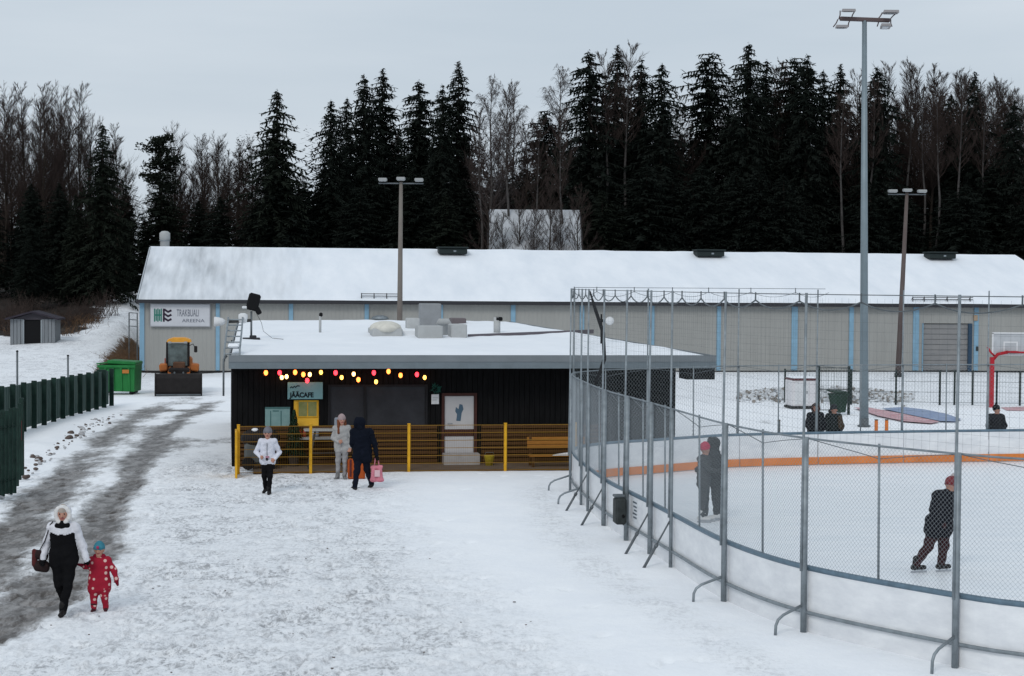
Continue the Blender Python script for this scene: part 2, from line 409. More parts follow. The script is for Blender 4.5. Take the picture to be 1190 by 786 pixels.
def build_rink():
    # ice
    m = mat('rink_ice', (.74, .785, .83), .35, col2=(.87, .89, .91), vscale=1.1, stretch=(.5, 3.5, 1), spec=.35, bump=.08, bscale=4)
    pts = [RW(s, -.02, 0) for s in np.arange(0.0, SLEN, .3)]
    b = MB(); n = len(pts)
    b.v = [(p.x, p.y, .05) for p in pts] + [(p.x, p.y, -.1) for p in pts]
    b.f = [tuple(range(n))[::-1]] + [(i, i+1, n+i+1, n+i) for i in range(n-1)] + [(n-1, 0, n, 2*n-1)]; b.m = [0]*len(b.f)
    o = b.build('ice', m, kind='structure')
    # skate scratches, real thin sheets of scraped frost
    root = thing('rink_fence', 'white curved rink boards topped by grey posts, chain link and netting', 'rink fence')
    panelm = mat('board_white', (.62, .635, .66), .4, col2=(.79, .80, .81), vscale=1.8, stretch=(1, 1, 2.5))
    railm = K('rail_bluegrey', (.13, .19, .24), .45, .3, var=.2, vscale=8)
    kick = mat('kick_strip_orange', (.62, .20, .05), .5, var=.15, vscale=2)
    mesh_m = mat('mesh_wire', (.30, .33, .35), .45, .3)
    netm = mat('net_twine', (.10, .115, .12), .8)
    near = [(x+.11, y+(.07 if y < 30 else 0)) for x, y in [(1.42, 41.2), (1.58, 38.7), (1.73, 37.5), (1.93, 35.4), (2.27, 33.5), (2.60, 31.7), (2.86, 30.2), (3.34, 27.1), (4.22, 24.66), (5.85, 22.5)]]
    ns = [S_AT(*p) for p in near]
    s_hi = ns[-1]; ext = []
    s = s_hi - 2.65
    while s > 2: ext.append(s); s -= 2.65
    far_px = [(1.55, 42.7), (3.63, 44.9), (6.15, 46.7), (8.6, 47.5)]
    fs = [S_AT(*p) for p in far_px]; s = fs[-1] + 2.6
    while s < SLEN - 1: fs.append(s); s += 2.6
    posts = sorted(ns + ext + fs)
    thick = set(ns[3:6])
    top = 2.81; nettop = 4.88
    # boards, one panel between each two posts
    for a, c in zip(posts[:-1], posts[1:]):
        k = max(2, int((c-a)/.22)+1); ss = np.linspace(a+.015, c-.015, k); bb = MB(); n4 = []
        for q in ss:
            for off, z in ((0, -.04), (.045, -.04), (.045, .90), (0, .90)): bb.v.append(tuple(RW(q, off, z)))
        for i in range(k-1):
            for j in range(4):
                j2 = (j+1) % 4; bb.f.append((i*4+j, i*4+j2, (i+1)*4+j2, (i+1)*4+j))
        bb.f += [(0, 1, 2, 3), tuple((k-1)*4+j for j in (3, 2, 1, 0))]; bb.m = [0]*len(bb.f)
        bb.build('board_panel', panelm, root)
        kb = MB()                                   # the orange kick strip on the ice side
        for q in ss:
            for off, z in ((-.03, .07), (-.004, .07), (-.004, .27), (-.03, .27)): kb.v.append(tuple(RW(q, off, z)))
        for i in range(k-1):
            for j in range(4):
                j2 = (j+1) % 4; kb.f.append((i*4+j, i*4+j2, (i+1)*4+j2, (i+1)*4+j))
        kb.m = [0]*len(kb.f); kb.build('kick_strip', kick, root)
    arc = np.arange(.3, SLEN-.3, .25)
    MB().tube([RW(q, .03, .935) for q in arc], .042, 6).build('top_rail', railm, root, True)
    MB().tube([RW(q, .085, .30) for q in arc], .028, 6).build('middle_rail', galv, root, True)
    MB().tube([RW(q, .07, top) for q in arc], .016, 5).build('fence_rail', galv, root, True)
    hi = set(ns + ext[::1] + fs)
    for q in posts:
        b = MB()
        r = .05 if q in thick else .034
        if q in ns[-2:] + ext + [ns[-3]]: r = .047
        zt = top
        b.tube([RW(q, .075+r, -.05), RW(q, .075+r, zt+.02)], r, 8)
        p = b.build('post', galv, root, True)
        MB().tube([RW(q, .08+r*2.1, .9), RW(q, .06+r*2.1, 2.9), RW(q, .07+r*1.5, nettop+.02)], .021, 6).build('net_pole', galv, root, True)
    # slim posts that stand on the boards between the main posts
    allp = posts
    for a, c in zip(allp[:-1], allp[1:]):
        if c - a > 1.3:
            q = (a+c)/2
            MB().tube([RW(q, .03, .95), RW(q, .05, top+.03)], .018, 6).build('slim_post', galv, root, True)
            w1 = [RW(a+(q-a)*t, .05, top-.01-.17*t**1.2) for t in np.linspace(0, 1, 6)] + [RW(q+(c-q)*t, .05, top-.18+.17*t**.85) for t in np.linspace(.1, 1, 6)]
            MB().tube(w1, .007, 4).build('tension_wire', galvd, root)
    # braces down to the snow
    def curved(q, h=.42, o=.62):
        pts = [RW(q, .1, h), RW(q, .1+.75*(o-.1), h-.13), RW(q, o-.04, h-.19), RW(q, o, h-.27), RW(q, o+.01, -.04)]
        MB().tube(pts, .022, 7).build('curved_brace', galv, root, True)
    def straight(q, o=.62):
        b = MB(); a_, e_ = RW(q, .12, .86), RW(q, o, -.03)
        b.tube([a_, a_.lerp(e_, .55)], .016, 6); b.tube([a_.lerp(e_, .5), e_], .026, 6); b.tube([a_.lerp(e_, .48), a_.lerp(e_, .54)], .036, 6)
        b.build('straight_brace', galvd, root, True)
    for q in (ns[0], ns[1], ns[7], ns[8], ns[9]): curved(q)
    for q in (ns[2], ns[3], ns[5], ns[6]): straight(q)
    # chain link and netting as real wire
    def weave(name, s0, s1, z0, z1, d, rad, m_, diag=True, off=.055, parent=root):
        b = MB(); H = z1-z0
        if diag:
            for sgn in (1, -1):
                st = s0 - H if sgn > 0 else s0
                q = st
                while q < (s1 if sgn > 0 else s1 + H):
                    pts = []
                    for k in range(8):
                        z = z0 + H*k/7; s_ = q + sgn*H*k/7
                        if s0 <= s_ <= s1: pts.append(RW(s_, off, z))
                    if len(pts) > 1: b.tube(pts, rad, 3, cap=False)
                    q += d
        else:
            q = s0
            while q < s1:
                b.tube([RW(q, off, z0), RW(q, off, z1)], rad, 3, cap=False); q += d
            ss = np.arange(s0, s1, .3)
            for z in np.arange(z0, z1, d): b.tube([RW(q_, off, z) for q_ in ss], rad, 3, cap=False)
        b.build(name, m_, parent, kind='stuff')
    sm = S_AT(1.5, 42.5)
    s_close = S_AT(10, 20.5)
    weave('chain_link', s_close, sm, .95, top, .066, .0017, mesh_m)
    weave('chain_link', sm, S_AT(18, 49.5), .95, top, .11, .0017, mesh_m)
    weave('netting', s_close, sm, top, nettop-.05, .13, .0011, netm, False)
    weave('netting', sm, S_AT(8.9, 47.6), top, nettop-.05, .15, .0012, netm, False)
    # head ropes that sag between their hooks
    def rope(s0, s1, z, sag, step, rad=.012):
        b = MB(); q = s0; b2 = MB()
        while q < s1 - .2:
            e = min(q+step, s1)
            b.tube([RW(q+(e-q)*t, .08, z-sag*4*t*(1-t)) for t in np.linspace(0, 1, 8)], rad, 4)
            b2.tube([RW(q, .08, z-.02), RW(q, .08, z+.12)], .012, 5)
            q = e
        b.build('net_rope', galvd, root, True); b2.build('rope_hooks', galvd, root, kind='stuff')
        MB().tube([RW(q, .08, z+.10) for q in np.arange(s0, s1, .3)], .009, 4).build('head_wire', galvd, root, True)
    rope(s_close, sm, nettop-.10, .12, 1.25, .012)
    rope(sm, S_AT(8.9, 47.6), nettop-.06, .13, 1.35, .007)
    # a bundle of gathered net hanging at the far corner
    e = ns[1]
    MB().tube([RW(e+.4, -.1, 4.85), RW(e+.45, -.25, 4.4), RW(e+.42, -.42, 3.9), RW(e+.4, -.45, 3.3), RW(e+.5, -.25, 2.7)], [.02, .045, .05, .05, .03], 6).build('gathered_net', K('net_black', (.02, .02, .022), .8), root, True)
    # notices on the boards
    pm = mat('notice_sheet', (.62, .64, .66), .6); im = mat('notice_ink', (.10, .12, .14), .6)
    for q in (ns[4]+.42, ns[4]-.38):
        b = MB()
        def sheet(h0, h1, w0, w1, off, mi):
            vs = [RW(q+w0, off, h0), RW(q+w1, off, h0), RW(q+w1, off, h1), RW(q+w0, off, h1)]
            vs += [RW(q+w0, off+.004, h0), RW(q+w1, off+.004, h0), RW(q+w1, off+.004, h1), RW(q+w0, off+.004, h1)]
            b.add(vs, [(0, 1, 2, 3), (7, 6, 5, 4), (0, 4, 5, 1), (1, 5, 6, 2), (2, 6, 7, 3), (3, 7, 4, 0)], mi)
        sheet(.42, .86, -.2, .2, .047, 0)
        for i, z in enumerate((.78, .70, .63, .56, .49)): sheet(z, z+.03, -.15, .15-.05*(i % 3), .052, 1)
        b.build('notice', [pm, im], root)
    # dark control box with a short bracket on the middle post
    q = ns[4]; c = RW(q-.05, .27, .62); t = RT(q); rz = math.atan2(t[1], t[0])
    bx = thing('control_box', 'dark grey box strapped to a rink post beside paper notices', 'box', (c.x, c.y, 0), rz)
    MB().cbox((0, 0, .60), (.30, .22, .52), 0, bev=.04).build('case', K('box_grey', (.035, .04, .04), .6, var=.3, vscale=6), bx)
    MB().tube([(-.2, -.02, .52), (.1, -.12, .42), (.17, -.13, .30)], .03, 6).build('cable', black, bx, True)
    MB().cbox((0, .02, .89), (.24, .2, .05), 0, bev=.012).build('lid', galvd, bx)
build_rink()

# ------------------------------------------------------------------ basketball court behind the rink
def court():
    cm = mat('court_blue', (.16, .22, .38), .8, col2=(.34, .40, .50), vscale=2.5); rm = mat('court_red', (.44, .20, .22), .8, col2=(.62, .46, .48), vscale=2)
    def sheet(name, pts, m, z):
        P = [G(x, y, .0) for x, y in pts]
        b = MB(); n = len(P)
        b.v = [(p.x, p.y, z) for p in P]; b.f = [tuple(range(n))]; b.m = [0]
        o = b.build(name, m, kind='structure')
        if o.data.polygons[0].normal.z < 0: o.data.flip_normals()
    sheet('court_markings', [(992, 474.5), (1010, 474.5), (1050, 482), (1092, 491), (1082, 493), (1050, 490.5), (1020, 484)], rm, .030)
    sheet('court_markings', [(1024, 475.5), (1050, 474), (1075, 477), (1100, 482), (1117, 488), (1110, 491), (1093, 490.5), (1055, 482.5)], cm, .034)
    sheet('court_markings', [(1163, 474.5), (1200, 473), (1200, 478.5), (1170, 478)], rm, .030)
court()
def hoop():
    p = G(1152, 474); s = p.y/2000.0
    t = thing('basketball_hoop', 'red basketball stand with a pale backboard on the snowy court', 'basketball hoop', (p.x, p.y, 0))
    h = (474-415)*s
    MB().cbox((0, 0, h/2-.05), (.17, .17, h+.1), 0, bev=.02).build('post', redp, t)
    b = MB(); b.tube([(0, 0, h-.15), (.22, -.05, h+.12), (.62, -.1, h+.22)], .075, 6); b.tube([(.5, -.1, h+.22), (1.5, -.12, h+.2)], .045, 6)
    b.tube([(-.2, 0, h+.42), (-.05, 0, h+.18), (.1, 0, h+.05)], .045, 6); b.build('arm', redp, t, True)
    bw = 1.5; x0 = .02
    MB().cbox((x0+bw/2, .06, h+.55), (bw, .04, .85), 0, bev=.01).build('backboard', K('acrylic_board', (.42, .44, .46), .25, var=.1), t)
    fb = MB()
    for x in (x0, x0+bw): fb.box(x-.03, x+.03, .0, .04, h+.1, h+1.0)
    for z in (h+.1, h+1.0): fb.box(x0-.03, x0+bw+.03, .0, .04, z-.03, z+.03)
    xm = x0+bw/2
    for x in (xm-.27, xm+.27): fb.box(x-.03, x+.03, .034, .037, h+.2, h+.62)
    fb.box(xm-.3, xm+.3, .032, .035, h+.59, h+.65)
    fb.build('board_frame', whitep, t)
    db = MB()
    for x in (x0+.18, x0+bw-.2): db.box(x-.035, x+.035, .1, .16, h+.05, h+.95)
    db.build('strut', galvd, t)
    ring = [(xm+.23*math.cos(a), -.27+.23*math.sin(a), h+.25) for a in np.linspace(0, 2*math.pi, 17)]
    MB().tube(ring, .02, 5).build('rim', redp, t, True)
hoop()
def court_fence():
    p0 = G(905, 470); 
    f = thing('court_fence', 'slim dark green mesh fence behind the basketball court', 'fence', (0, 0, 0))
    gm = K('dark_green_steel', (.012, .022, .02), .5)
    base = [(811, 468), (912, 469), (989, 469.5), (1041, 470), (1092, 470.8), (1109, 470.9), (1130, 471), (1158, 471.5), (1185, 472), (1215, 472.5)]
    P = [G(x, y) for x, y in base]
    for p in P[1:]: MB().tube([(p.x, p.y, -.1), (p.x, p.y, 1.48)], .045, 6).build('post', gm, f, True)
    a, c = P[1], P[-1]; d = (c-a); Ln = d.length; d.normalize()
    b = MB()
    for z in (.12, .55, 1.0, 1.42): b.tube([a+Vector((0, 0, z)), c+Vector((0, 0, z))], .009, 4)
    q = 0
    while q < Ln:
        b.tube([a+d*q+Vector((0, 0, .1)), a+d*q+Vector((0, 0, 1.44))], .0035, 3, cap=False); q += .13
    b.build('wire_mesh', gm, f, kind='stuff')
    # gate bay in front: two heavier posts and a short return
    g = thing('mesh_gate', 'dark green mesh gate bay standing by the white booth', 'gate', (0, 0, 0))
    A, B = G(951, 481), G(986, 481)
    for p in (A, B): MB().cbox((p.x, p.y, .9), (.1, .1, 1.95), 0, bev=.01).build('post', gm, g)
    b = MB()
    for z in (.15, .95, 1.8): b.tube([A+Vector((0, 0, z)), B+Vector((0, 0, z))], .018, 4)
    for k in range(1, 12): b.tube([A.lerp(B, k/12)+Vector((0, 0, .1)), A.lerp(B, k/12)+Vector((0, 0, 1.8))], .005, 3)
    b.build('mesh_leaf', gm, g)
court_fence()
def booth():
    p = G(930, 474); t = thing('utility_booth', 'white lidded utility booth on the snow behind the rink', 'booth', (p.x, p.y, 0), .14)
    m = mat('booth_white', (.60, .585, .60), .5, col2=(.68, .67, .68), vscale=3)
    MB().cbox((0, 0, .62), (1.02, .95, 1.06), 0, bev=.03).build('cabinet', m, t)
    MB().cbox((0, 0, .045), (1.1, 1.0, .09), 0, bev=.01).build('plinth', K('dark_base', (.03, .03, .03), .8), t)
    MB().cbox((.03, 0, 1.185), (1.06, 1.0, .07), 0, bev=.015).build('lid', K('maroon_lid', (.10, .03, .035), .5), t)
    MB().cbox((.03, 0, 1.245), (1.0, .95, .05), 0, bev=.02).build('snow_cap', snow, t)
    MB().cbox((-.1, -.483, .62), (.56, .012, .9), 0).build('door', whitep, t)
    MB().cbox((.12, -.495, .66), (.03, .02, .12), 0).build('handle', galvd, t)
    p = G(974, 481); t = thing('wheelie_bin', 'dark green wheelie bin with its lid ajar beside the white booth', 'bin', (p.x, p.y, 0), .5)
    b = MB(); g = K('bin_green', (.012, .035, .022), .5, var=.3)
    lo, up, hh = .2, .28, .8
    vs = [(-lo, -lo, .06), (lo, -lo, .06), (lo, lo, .06), (-lo, lo, .06), (-up, -up, hh), (up, -up, hh), (up, up, hh), (-up, up, hh)]
    b.add(vs, [(3, 2, 1, 0), (4, 5, 6, 7), (0, 1, 5, 4), (1, 2, 6, 5), (2, 3, 7, 6), (3, 0, 4, 7)]); b.box(-up-.02, up+.02, -up-.02, up+.02, hh-.06, hh+.001); b.build('bin_body', g, t)
    MB().cbox((0, .06, hh+.07), (.6, .62, .05), 0, Matrix.Rotation(.12, 3, 'X'), .015).build('lid', g, t)
    for x in (-.23, .23): MB().lathe([(.02, -.03), (.09, -.03), (.09, .03), (.02, .03)], (x, .2, .09), 10, axis='x').build('wheel', rubber, t)
    MB().tube([(-.2, .33, hh-.02), (.2, .33, hh-.02)], .02, 6).build('handle', g, t)
    for i, (px, py, hgt, lab) in enumerate(((1018, 515, .56, 'orange marker post beside the foot of the tall floodlight mast'), (1030, 515, .6, 'shorter orange marker post right of its taller neighbour'), (905, 512, .75, 'short grey stake behind the far boards near the white booth'))):
        p = G(px, py); tt = thing('marker_post', lab, 'post', (p.x, p.y, 0), group=None)
        h2 = (py - (488.5 if i < 2 else 489)) * p.y/2000
        MB().cbox((0, 0, h2/2), (.10 if i < 2 else .08, .1, h2), 0, bev=.015).build('stake', orangep if i < 2 else K('stake_grey', (.12, .13, .13), .7), tt)
        MB().cbox((0, 0, h2+.015), (.11 if i < 2 else .09, .11, .03), 0, bev=.008).build('cap', K('cap_dark', (.08, .05, .03), .6), tt)
booth()
# bank of ploughed snow with rubble behind the court
def rubble():
    rr = random.Random(5); b = MB()
    for i in range(1500):
        x = rr.uniform(858, 1062); t = (x-858)/204
        y = 462 + rr.gauss(0, 2.6); p = G(x, y)
        sz = rr.uniform(.04, .15); mi = 0 if rr.random() < .72 else 1
        hz = max(0, .42 - abs(y-461)*.06) * math.sin(math.pi*min(max(t*1.1, 0.02), 1))**.5
        q = Matrix.Rotation(rr.uniform(0, 3), 3, Vector((rr.random(), rr.random(), rr.random()+.1)).normalized())
        b.cbox((p.x, p.y, hz*rr.uniform(.3, 1.1)), (sz*1.5, sz, sz*.8), mi, q)
    b.build('snow_rubble', [mat('rubble_snow', (.60, .62, .64), .9, var=.2, vscale=5), mat('rubble_dirt', (.24, .22, .20), .9, var=.3, vscale=5)], None, kind='stuff')
rubble()
# ------------------------------------------------------------------ long hall
def hall():
    P0 = G(165, 433); rz = math.atan(.14); root_loc = (P0.x, P0.y, 0)
    t = thing('sports_hall', 'long low grey hall with blue stripes and a snow covered roof', 'hall', root_loc, rz)
    n = Vector((math.sin(rz), -math.cos(rz), 0))
    def W(px, py): return inv(root_loc, rz, ONP(px, py, root_loc, n))
    eave = W(300, 350).z; ridge_y = 9.6
    # ridge height from the picture
    Lr = 0; best = None
    for k in range(4000):
        x = 40 + k*.005
        q = Matrix.Rotation(rz, 3, 'Z') @ Vector((x, ridge_y, 7.1)) + Vector(root_loc)
        if PX(q)[0] > 1180: Lr = x; break
    zr = 7.1
    for k in range(400):
        z = 6 + k*.01; q = Matrix.Rotation(rz, 3, 'Z') @ Vector((10, ridge_y, z)) + Vector(root_loc)
        if PX(q)[1] < 290: zr = z; break
    HW = K('hall_wall', (.285, .285, .272), .7, col2=(.33, .33, .315), vscale=.7, stretch=(1, 1, .3))
    blue = mat('hall_blue', (.20, .34, .45), .55, var=.12, vscale=2)
    dark = K('eave_dark', (.035, .035, .04), .6)
    stripes = [(165, 5), (253, 4), (338, 4.5), (426, 4.5), (512, 4.5), (596, 5), (676, 5), (757, 6), (835, 4.5), (923, 7), (989, 5), (1064, 7), (1134, 5), (1205, 5)]
    xs = [W(px, 395).x for px, _ in stripes]
    for (px, w2), x in zip(stripes, xs):
        hw = w2*.5*.0475+.01
        MB().box(x-hw, x+hw, -.07, .03, .12, eave-.03).build('blue_stripe', blue, t)
    door_i = 11
    rib = .115
    cache = {}
    for i in range(len(xs)-1):
        x0, x1 = xs[i], xs[i+1]
        if i == door_i:
            d0, d1, dz = W(1066, 400).x+.35, W(1127, 400).x, W(1095, 376).z
        b = MB(); x = x0
        def seg(xa, xb, z0, z1):
            k = max(1, int((xb-xa)/.23)); wd = (xb-xa)/k
            for j in range(k):                     # trapezoid profile sheet
                a = xa+j*wd
                pr = [(a, .010), (a+wd*.12, 0), (a+wd*.5, 0), (a+wd*.62, .012), (a+wd, .012)]
                vs = [(u, v, z0) for u, v in pr] + [(u, v, z1) for u, v in pr]
                b.add(vs, [(q, q+1, q+6, q+5) for q in range(4)])
        if i == door_i:
            seg(x0+.02, d0, .1, eave); seg(d1, x1-.02, .1, eave); seg(d0, d1, dz, eave)
        else: seg(x0+.02, x1-.02, .1, eave)
        b.build('wall_panel', HW, t)
        if i == door_i:
            dm = mat('steel_door', (.20, .20, .205), .55, col2=(.25, .245, .24), vscale=1.5)
            g = obj('roller_door', MB().box(d0+.02, d1-.02, .14, .17, .06, dz-.02).mesh('roller_door', dm), t)
            for k in range(9):
                z = .08+k*(dz-.1)/9
                MB().cbox(((d0+d1)/2, .125, z+(dz-.1)/18), (d1-d0-.06, .05, (dz-.1)/9-.025), bev=.012).build('slat', dm, g)
            MB().box(d1-.1, d1+.12, -.05, .1, .06, dz).build('door_frame', K('frame_navy', (.03, .06, .10), .5), t)
            MB().box(d0-.06, d0, -.05, .1, .06, dz).build('door_frame', blue, t)
            MB().cbox((d1+.3, -.09, eave-.75), (.24, .1, .34), bev=.02).build('electric_box', K('box_tan', (.33, .25, .18), .6), t)
            MB().cbox((d1+.42, -.09, 1.4), (.14, .08, .26), bev=.02).build('switch_box', K('box_grey', (.035, .04, .04), .6), t)
    x0, x1 = xs[0]-.2, Lr
    # concrete plinth, gables, back wall, eaves
    MB().box(x0+.15, x1-.15, .04, .3, -.4, .12).build('plinth', K('dark_base', (.03, .03, .03), .8), t)
    D2 = ridge_y*2
    for x in (x0+.2, x1-.3):
        MB().prism([(.06, -.3), (D2, -.3), (D2, eave), (ridge_y, zr-.15), (.06, eave)], 'x', x, x+.12).build('gable_wall', HW, t)
    MB().box(x0+.2, x1-.2, D2-.05, D2, 0, eave).build('back_wall', HW, t)
    ov = .35; sl_ = (zr-eave)/ridge_y
    def slab(y0, z0, y1, z1, th):
        return [(x0, y0, z0), (x1, y0, z0), (x1, y1, z1), (x0, y1, z1), (x0, y0, z0+th), (x1, y0, z0+th), (x1, y1, z1+th), (x0, y1, z1+th)]
    fc = [(3, 2, 1, 0), (4, 5, 6, 7), (0, 1, 5, 4), (1, 2, 6, 5), (2, 3, 7, 6), (3, 0, 4, 7)]
    ye = -ov; ze = eave - ov*sl_ + .05
    rf = MB().add(slab(ye, ze, ridge_y, zr-.12, .1), fc).add(slab(ridge_y+.001, zr-.12, D2+ov, ze, .1), fc).build('roof', dark, t)
    # snow on the roof, a sheet with real relief that thins near the left verge
    b = MB(); nx, ny = 150, 26; r2 = random.Random(2)
    for j in range(ny+1):
        for i in range(nx+1):
            u, v = i/nx, j/ny; X = x0+.02+(x1-x0-.04)*u; Y = ye-.02+(ridge_y-ye+.02)*v
            h = .10 + .05*mnoise.noise((X*.35, Y*.3, 3)) + .02*mnoise.noise((X*1.4, Y*.5, 1))
            h *= min(1, .45+ (X-x0)/14) * (.25 if j == 0 else 1)
            z = ze + .1 + (zr-.12-ze)*v + max(.012, h)
            b.v.append((X, Y, z))
    for j in range(ny):
        for i in range(nx): a = j*(nx+1)+i; b.f.append((a, a+1, a+nx+2, a+nx+1))
    b.m = [0]*len(b.f)
    sm = mat('hall_roof_snow', (.70, .74, .79), .85, col2=(.82, .845, .88), vscale=.55, stretch=(1.2, .25, 1), bump=.12, bscale=2)
    so = b.build('roof_snow', sm, rf, True)
    at = so.data.attributes.new('thin', 'FLOAT', 'POINT')
    at.data.foreach_set('value', np.array([max(0, min(1, 1-(v[0]-x0)/11.5))**.8*(.75+.6*mnoise.noise((v[0]*.5, v[1]*.15, 7))) for v in b.v], np.float32))
    t2 = sm.node_tree; bs = t2.nodes['Principled BSDF']; src = bs.inputs['Base Color'].links[0].from_socket
    an_ = t2.nodes.new('ShaderNodeAttribute'); an_.attribute_name = 'thin'
    co2 = t2.nodes.new('ShaderNodeTexCoord'); mp2 = t2.nodes.new('ShaderNodeMapping'); mp2.inputs['Scale'].default_value = (2.6, .12, 1); n2 = t2.nodes.new('ShaderNodeTexNoise'); n2.inputs['Scale'].default_value = 1.0; n2.inputs['Detail'].default_value = 5
    t2.links.new(co2.outputs['Object'], mp2.inputs[0]); t2.links.new(mp2.outputs[0], n2.inputs['Vector'])
    m2 = t2.nodes.new('ShaderNodeMath'); m2.operation = 'MULTIPLY'; t2.links.new(an_.outputs['Fac'], m2.inputs[0]); t2.links.new(n2.outputs[0], m2.inputs[1])
    m3 = t2.nodes.new('ShaderNodeMapRange'); m3.inputs['From Min'].default_value = .08; m3.inputs['From Max'].default_value = .50; m3.inputs['To Max'].default_value = .8; t2.links.new(m2.outputs[0], m3.inputs[0])
    mxx = t2.nodes.new('ShaderNodeMixRGB'); mxx.inputs[2].default_value = (.30, .32, .34, 1); t2.links.new(m3.outputs[0], mxx.inputs[0]); t2.links.new(src, mxx.inputs[1]); t2.links.new(mxx.outputs[0], bs.inputs['Base Color'])
    b = MB(); b.add(slab(ridge_y, zr+.02, D2+ov, ze+.12, .06), fc); b.build('roof_snow', sm, rf)
    MB().box(x0, x1, ye-.10, ye-.005, ze-.08, ze+.09).build('gutter', dark, t)
    MB().box(x0-.06, x0-.003, ye-.08, ye+.2, ze-.1, ze+.12).build('verge_end', dark, t)
    # verge boards on the left rake
    q = MB(); q.add([(x0-.07, ye, ze-.02), (x0-.004, ye, ze-.02), (x0-.004, ridge_y, zr-.14), (x0-.07, ridge_y, zr-.14), (x0-.07, ye, ze+.16), (x0-.004, ye, ze+.16), (x0-.004, ridge_y, zr+.04), (x0-.07, ridge_y, zr+.04)], fc)
    q.build('verge_board', K('verge_grey', (.40, .43, .46), .6), t)
    # ridge vents
    vm = K('vent_dark', (.02, .028, .028), .6); first = None
    for px in (525.5, 823.5, 1092):
        yv = ridge_y - 1.0; best = 0
        for k in range(6000):
            x = k*.01; p = Matrix.Rotation(rz, 3, 'Z') @ Vector((x, yv, zr)) + Vector(root_loc)
            if PX(p)[0] > px: best = x; break
        zv = zr - 1.0*sl_
        b = MB().cbox((best, yv, zv+.26), (1.72, 1.15, .34), bev=.04).cbox((best, yv-.05, zv+.48), (1.86, 1.3, .09), bev=.02)
        o = b.build('ridge_vent', vm, t)
        MB().cbox((best+.1, yv-.6, zv+.26), (.16, .03, .1)).build('latch', galv, o)
    # snow guards near the eave
    for pa, pb in ((420, 466), (1060, 1130)):
        xa, xb = W(pa, 350).x, W(pb, 350).x; b = MB(); yg = ye+.25; zg = ze+.2
        for z in (.18, .30): b.tube([(xa, yg, zg+z), (xb, yg, zg+z)], .025, 5)
        x = xa
        while x <= xb+.01: b.tube([(x, yg, zg-.1), (x, yg, zg+.34)], .03, 5); b.tube([(x, yg+.35, zg+.05), (x, yg, zg+.30)], .02, 5); x += .7
        b.build('snow_guard', K('guard_dark', (.06, .06, .065), .6), t)
    # small stack of ducts at the wall that shows above the cafe roof
    x = W(441, 370).x; o = MB().cbox((x, -.5, 1.45), (1.0, .8, 2.9), bev=.03).build('vent_stack', K('vent_grey', (.36, .37, .37), .6, var=.1), t)
    MB().lathe([(.3, 2.95), (.5, 3.0), (.42, 3.12), (.2, 3.2)], (x+.0, -.5, 0), 10).build('cowl', galv, o, True)
    MB().cbox((x-.25, -.92, 2.45), (.22, .06, .22)).build('port', black, o)
    # wall sign
    sg0, sg1 = W(175, 379), W(244, 354)
    sp = Matrix.Rotation(rz, 3, 'Z') @ Vector((sg0.x, -.16, sg0.z)) + Vector(root_loc)
    s = thing('wall_sign', 'white sign board with a green and black logo on the hall wall', 'sign', sp, rz)
    Wd, Hd = sg1.x-sg0.x, sg1.z-sg0.z
    MB().cbox((Wd/2, .05, Hd/2), (Wd, .1, Hd), bev=.012).build('board', mat('sign_white', (.50, .51, .54), .5, var=.05), s)
    fm = K('sign_frame', (.30, .31, .33), .5)
    MB().box(-.03, Wd+.03, -.012, .02, -.04, .0).box(-.03, Wd+.03, -.012, .02, Hd, Hd+.04).box(-.03, 0, -.012, .02, 0, Hd).box(Wd, Wd+.03, -.012, .02, 0, Hd).build('frame', fm, s)
    gm = mat('logo_green', (.02, .16, .12), .5); km = mat('logo_black', (.03, .02, .035), .5)
    lb = MB(); lx0 = .06*Wd; lx1 = .20*Wd; lx2 = .36*Wd; lz0, lz1 = .2*Hd, .8*Hd
    for k in range(5):
        a = lx0+(lx1-lx0)*k/5; w_ = (lx1-lx0)/5*.72; dip = .02*abs(k-2)
        lb.box(a, a+w_, -.008, 0, lz0+dip*0+.05*(k % 2), lz1-.04*(k % 2), 0)
    lb.box(lx0, lx1-.02, -.010, -.002, (lz0+lz1)/2-.03, (lz0+lz1)/2+.04, 0)
    for k in range(3):
        z = lz0+(lz1-lz0)*(k+.5)/3; pts = [(lx1+.05, -.004, z-.02), (lx1+.25*(lx2-lx1), -.004, z+.06), (lx1+.6*(lx2-lx1), -.004, z-.06), (lx2-.02, -.004, z+.03)]
        lb.tube(pts, .085, 4, 1, flat=.06)
    lb.box(lx1+.03, lx1+.13, -.009, 0, lz0, lz1, 1); lb.build('logo', [gm, km], s)
    ink = mat('sign_ink', (.10, .11, .14), .6)
    text('lettering', 'TRAKBUALI', .46*Hd, ink, s, (.44*Wd, -.004, .45*Hd), 0, .003, sx_=.96*.5*Wd/(.46*Hd*6.6))
    text('lettering', 'AREENA', .22*Hd, ink, s, (.53*Wd, -.004, .18*Hd), 0, .003, sx_=1.25)
    # round floodlight by the second stripe
    def spot(px, py, lab, left):
        q = ONP(px, py, Matrix.Rotation(rz, 3, 'Z') @ Vector((0, -.5, 0)) + Vector(root_loc), n)
        k = thing('wall_floodlight', lab, 'floodlight', q, rz)
        MB().lathe([(.06, -.05), (.14, -.16), (.27, -.30), (.29, -.42), (.25, -.43)][::-1], (0, .25, 0), 12, axis='y').build('reflector', whitep, k, True)
        MB().tube([(.15, .25, .0), (.35, .4, -.02), (.55, .45, -.03)], .05, 6).build('bracket', black, k, True)
        return k
    return W, root_loc, rz, zr, ridge_y
HALL = hall()
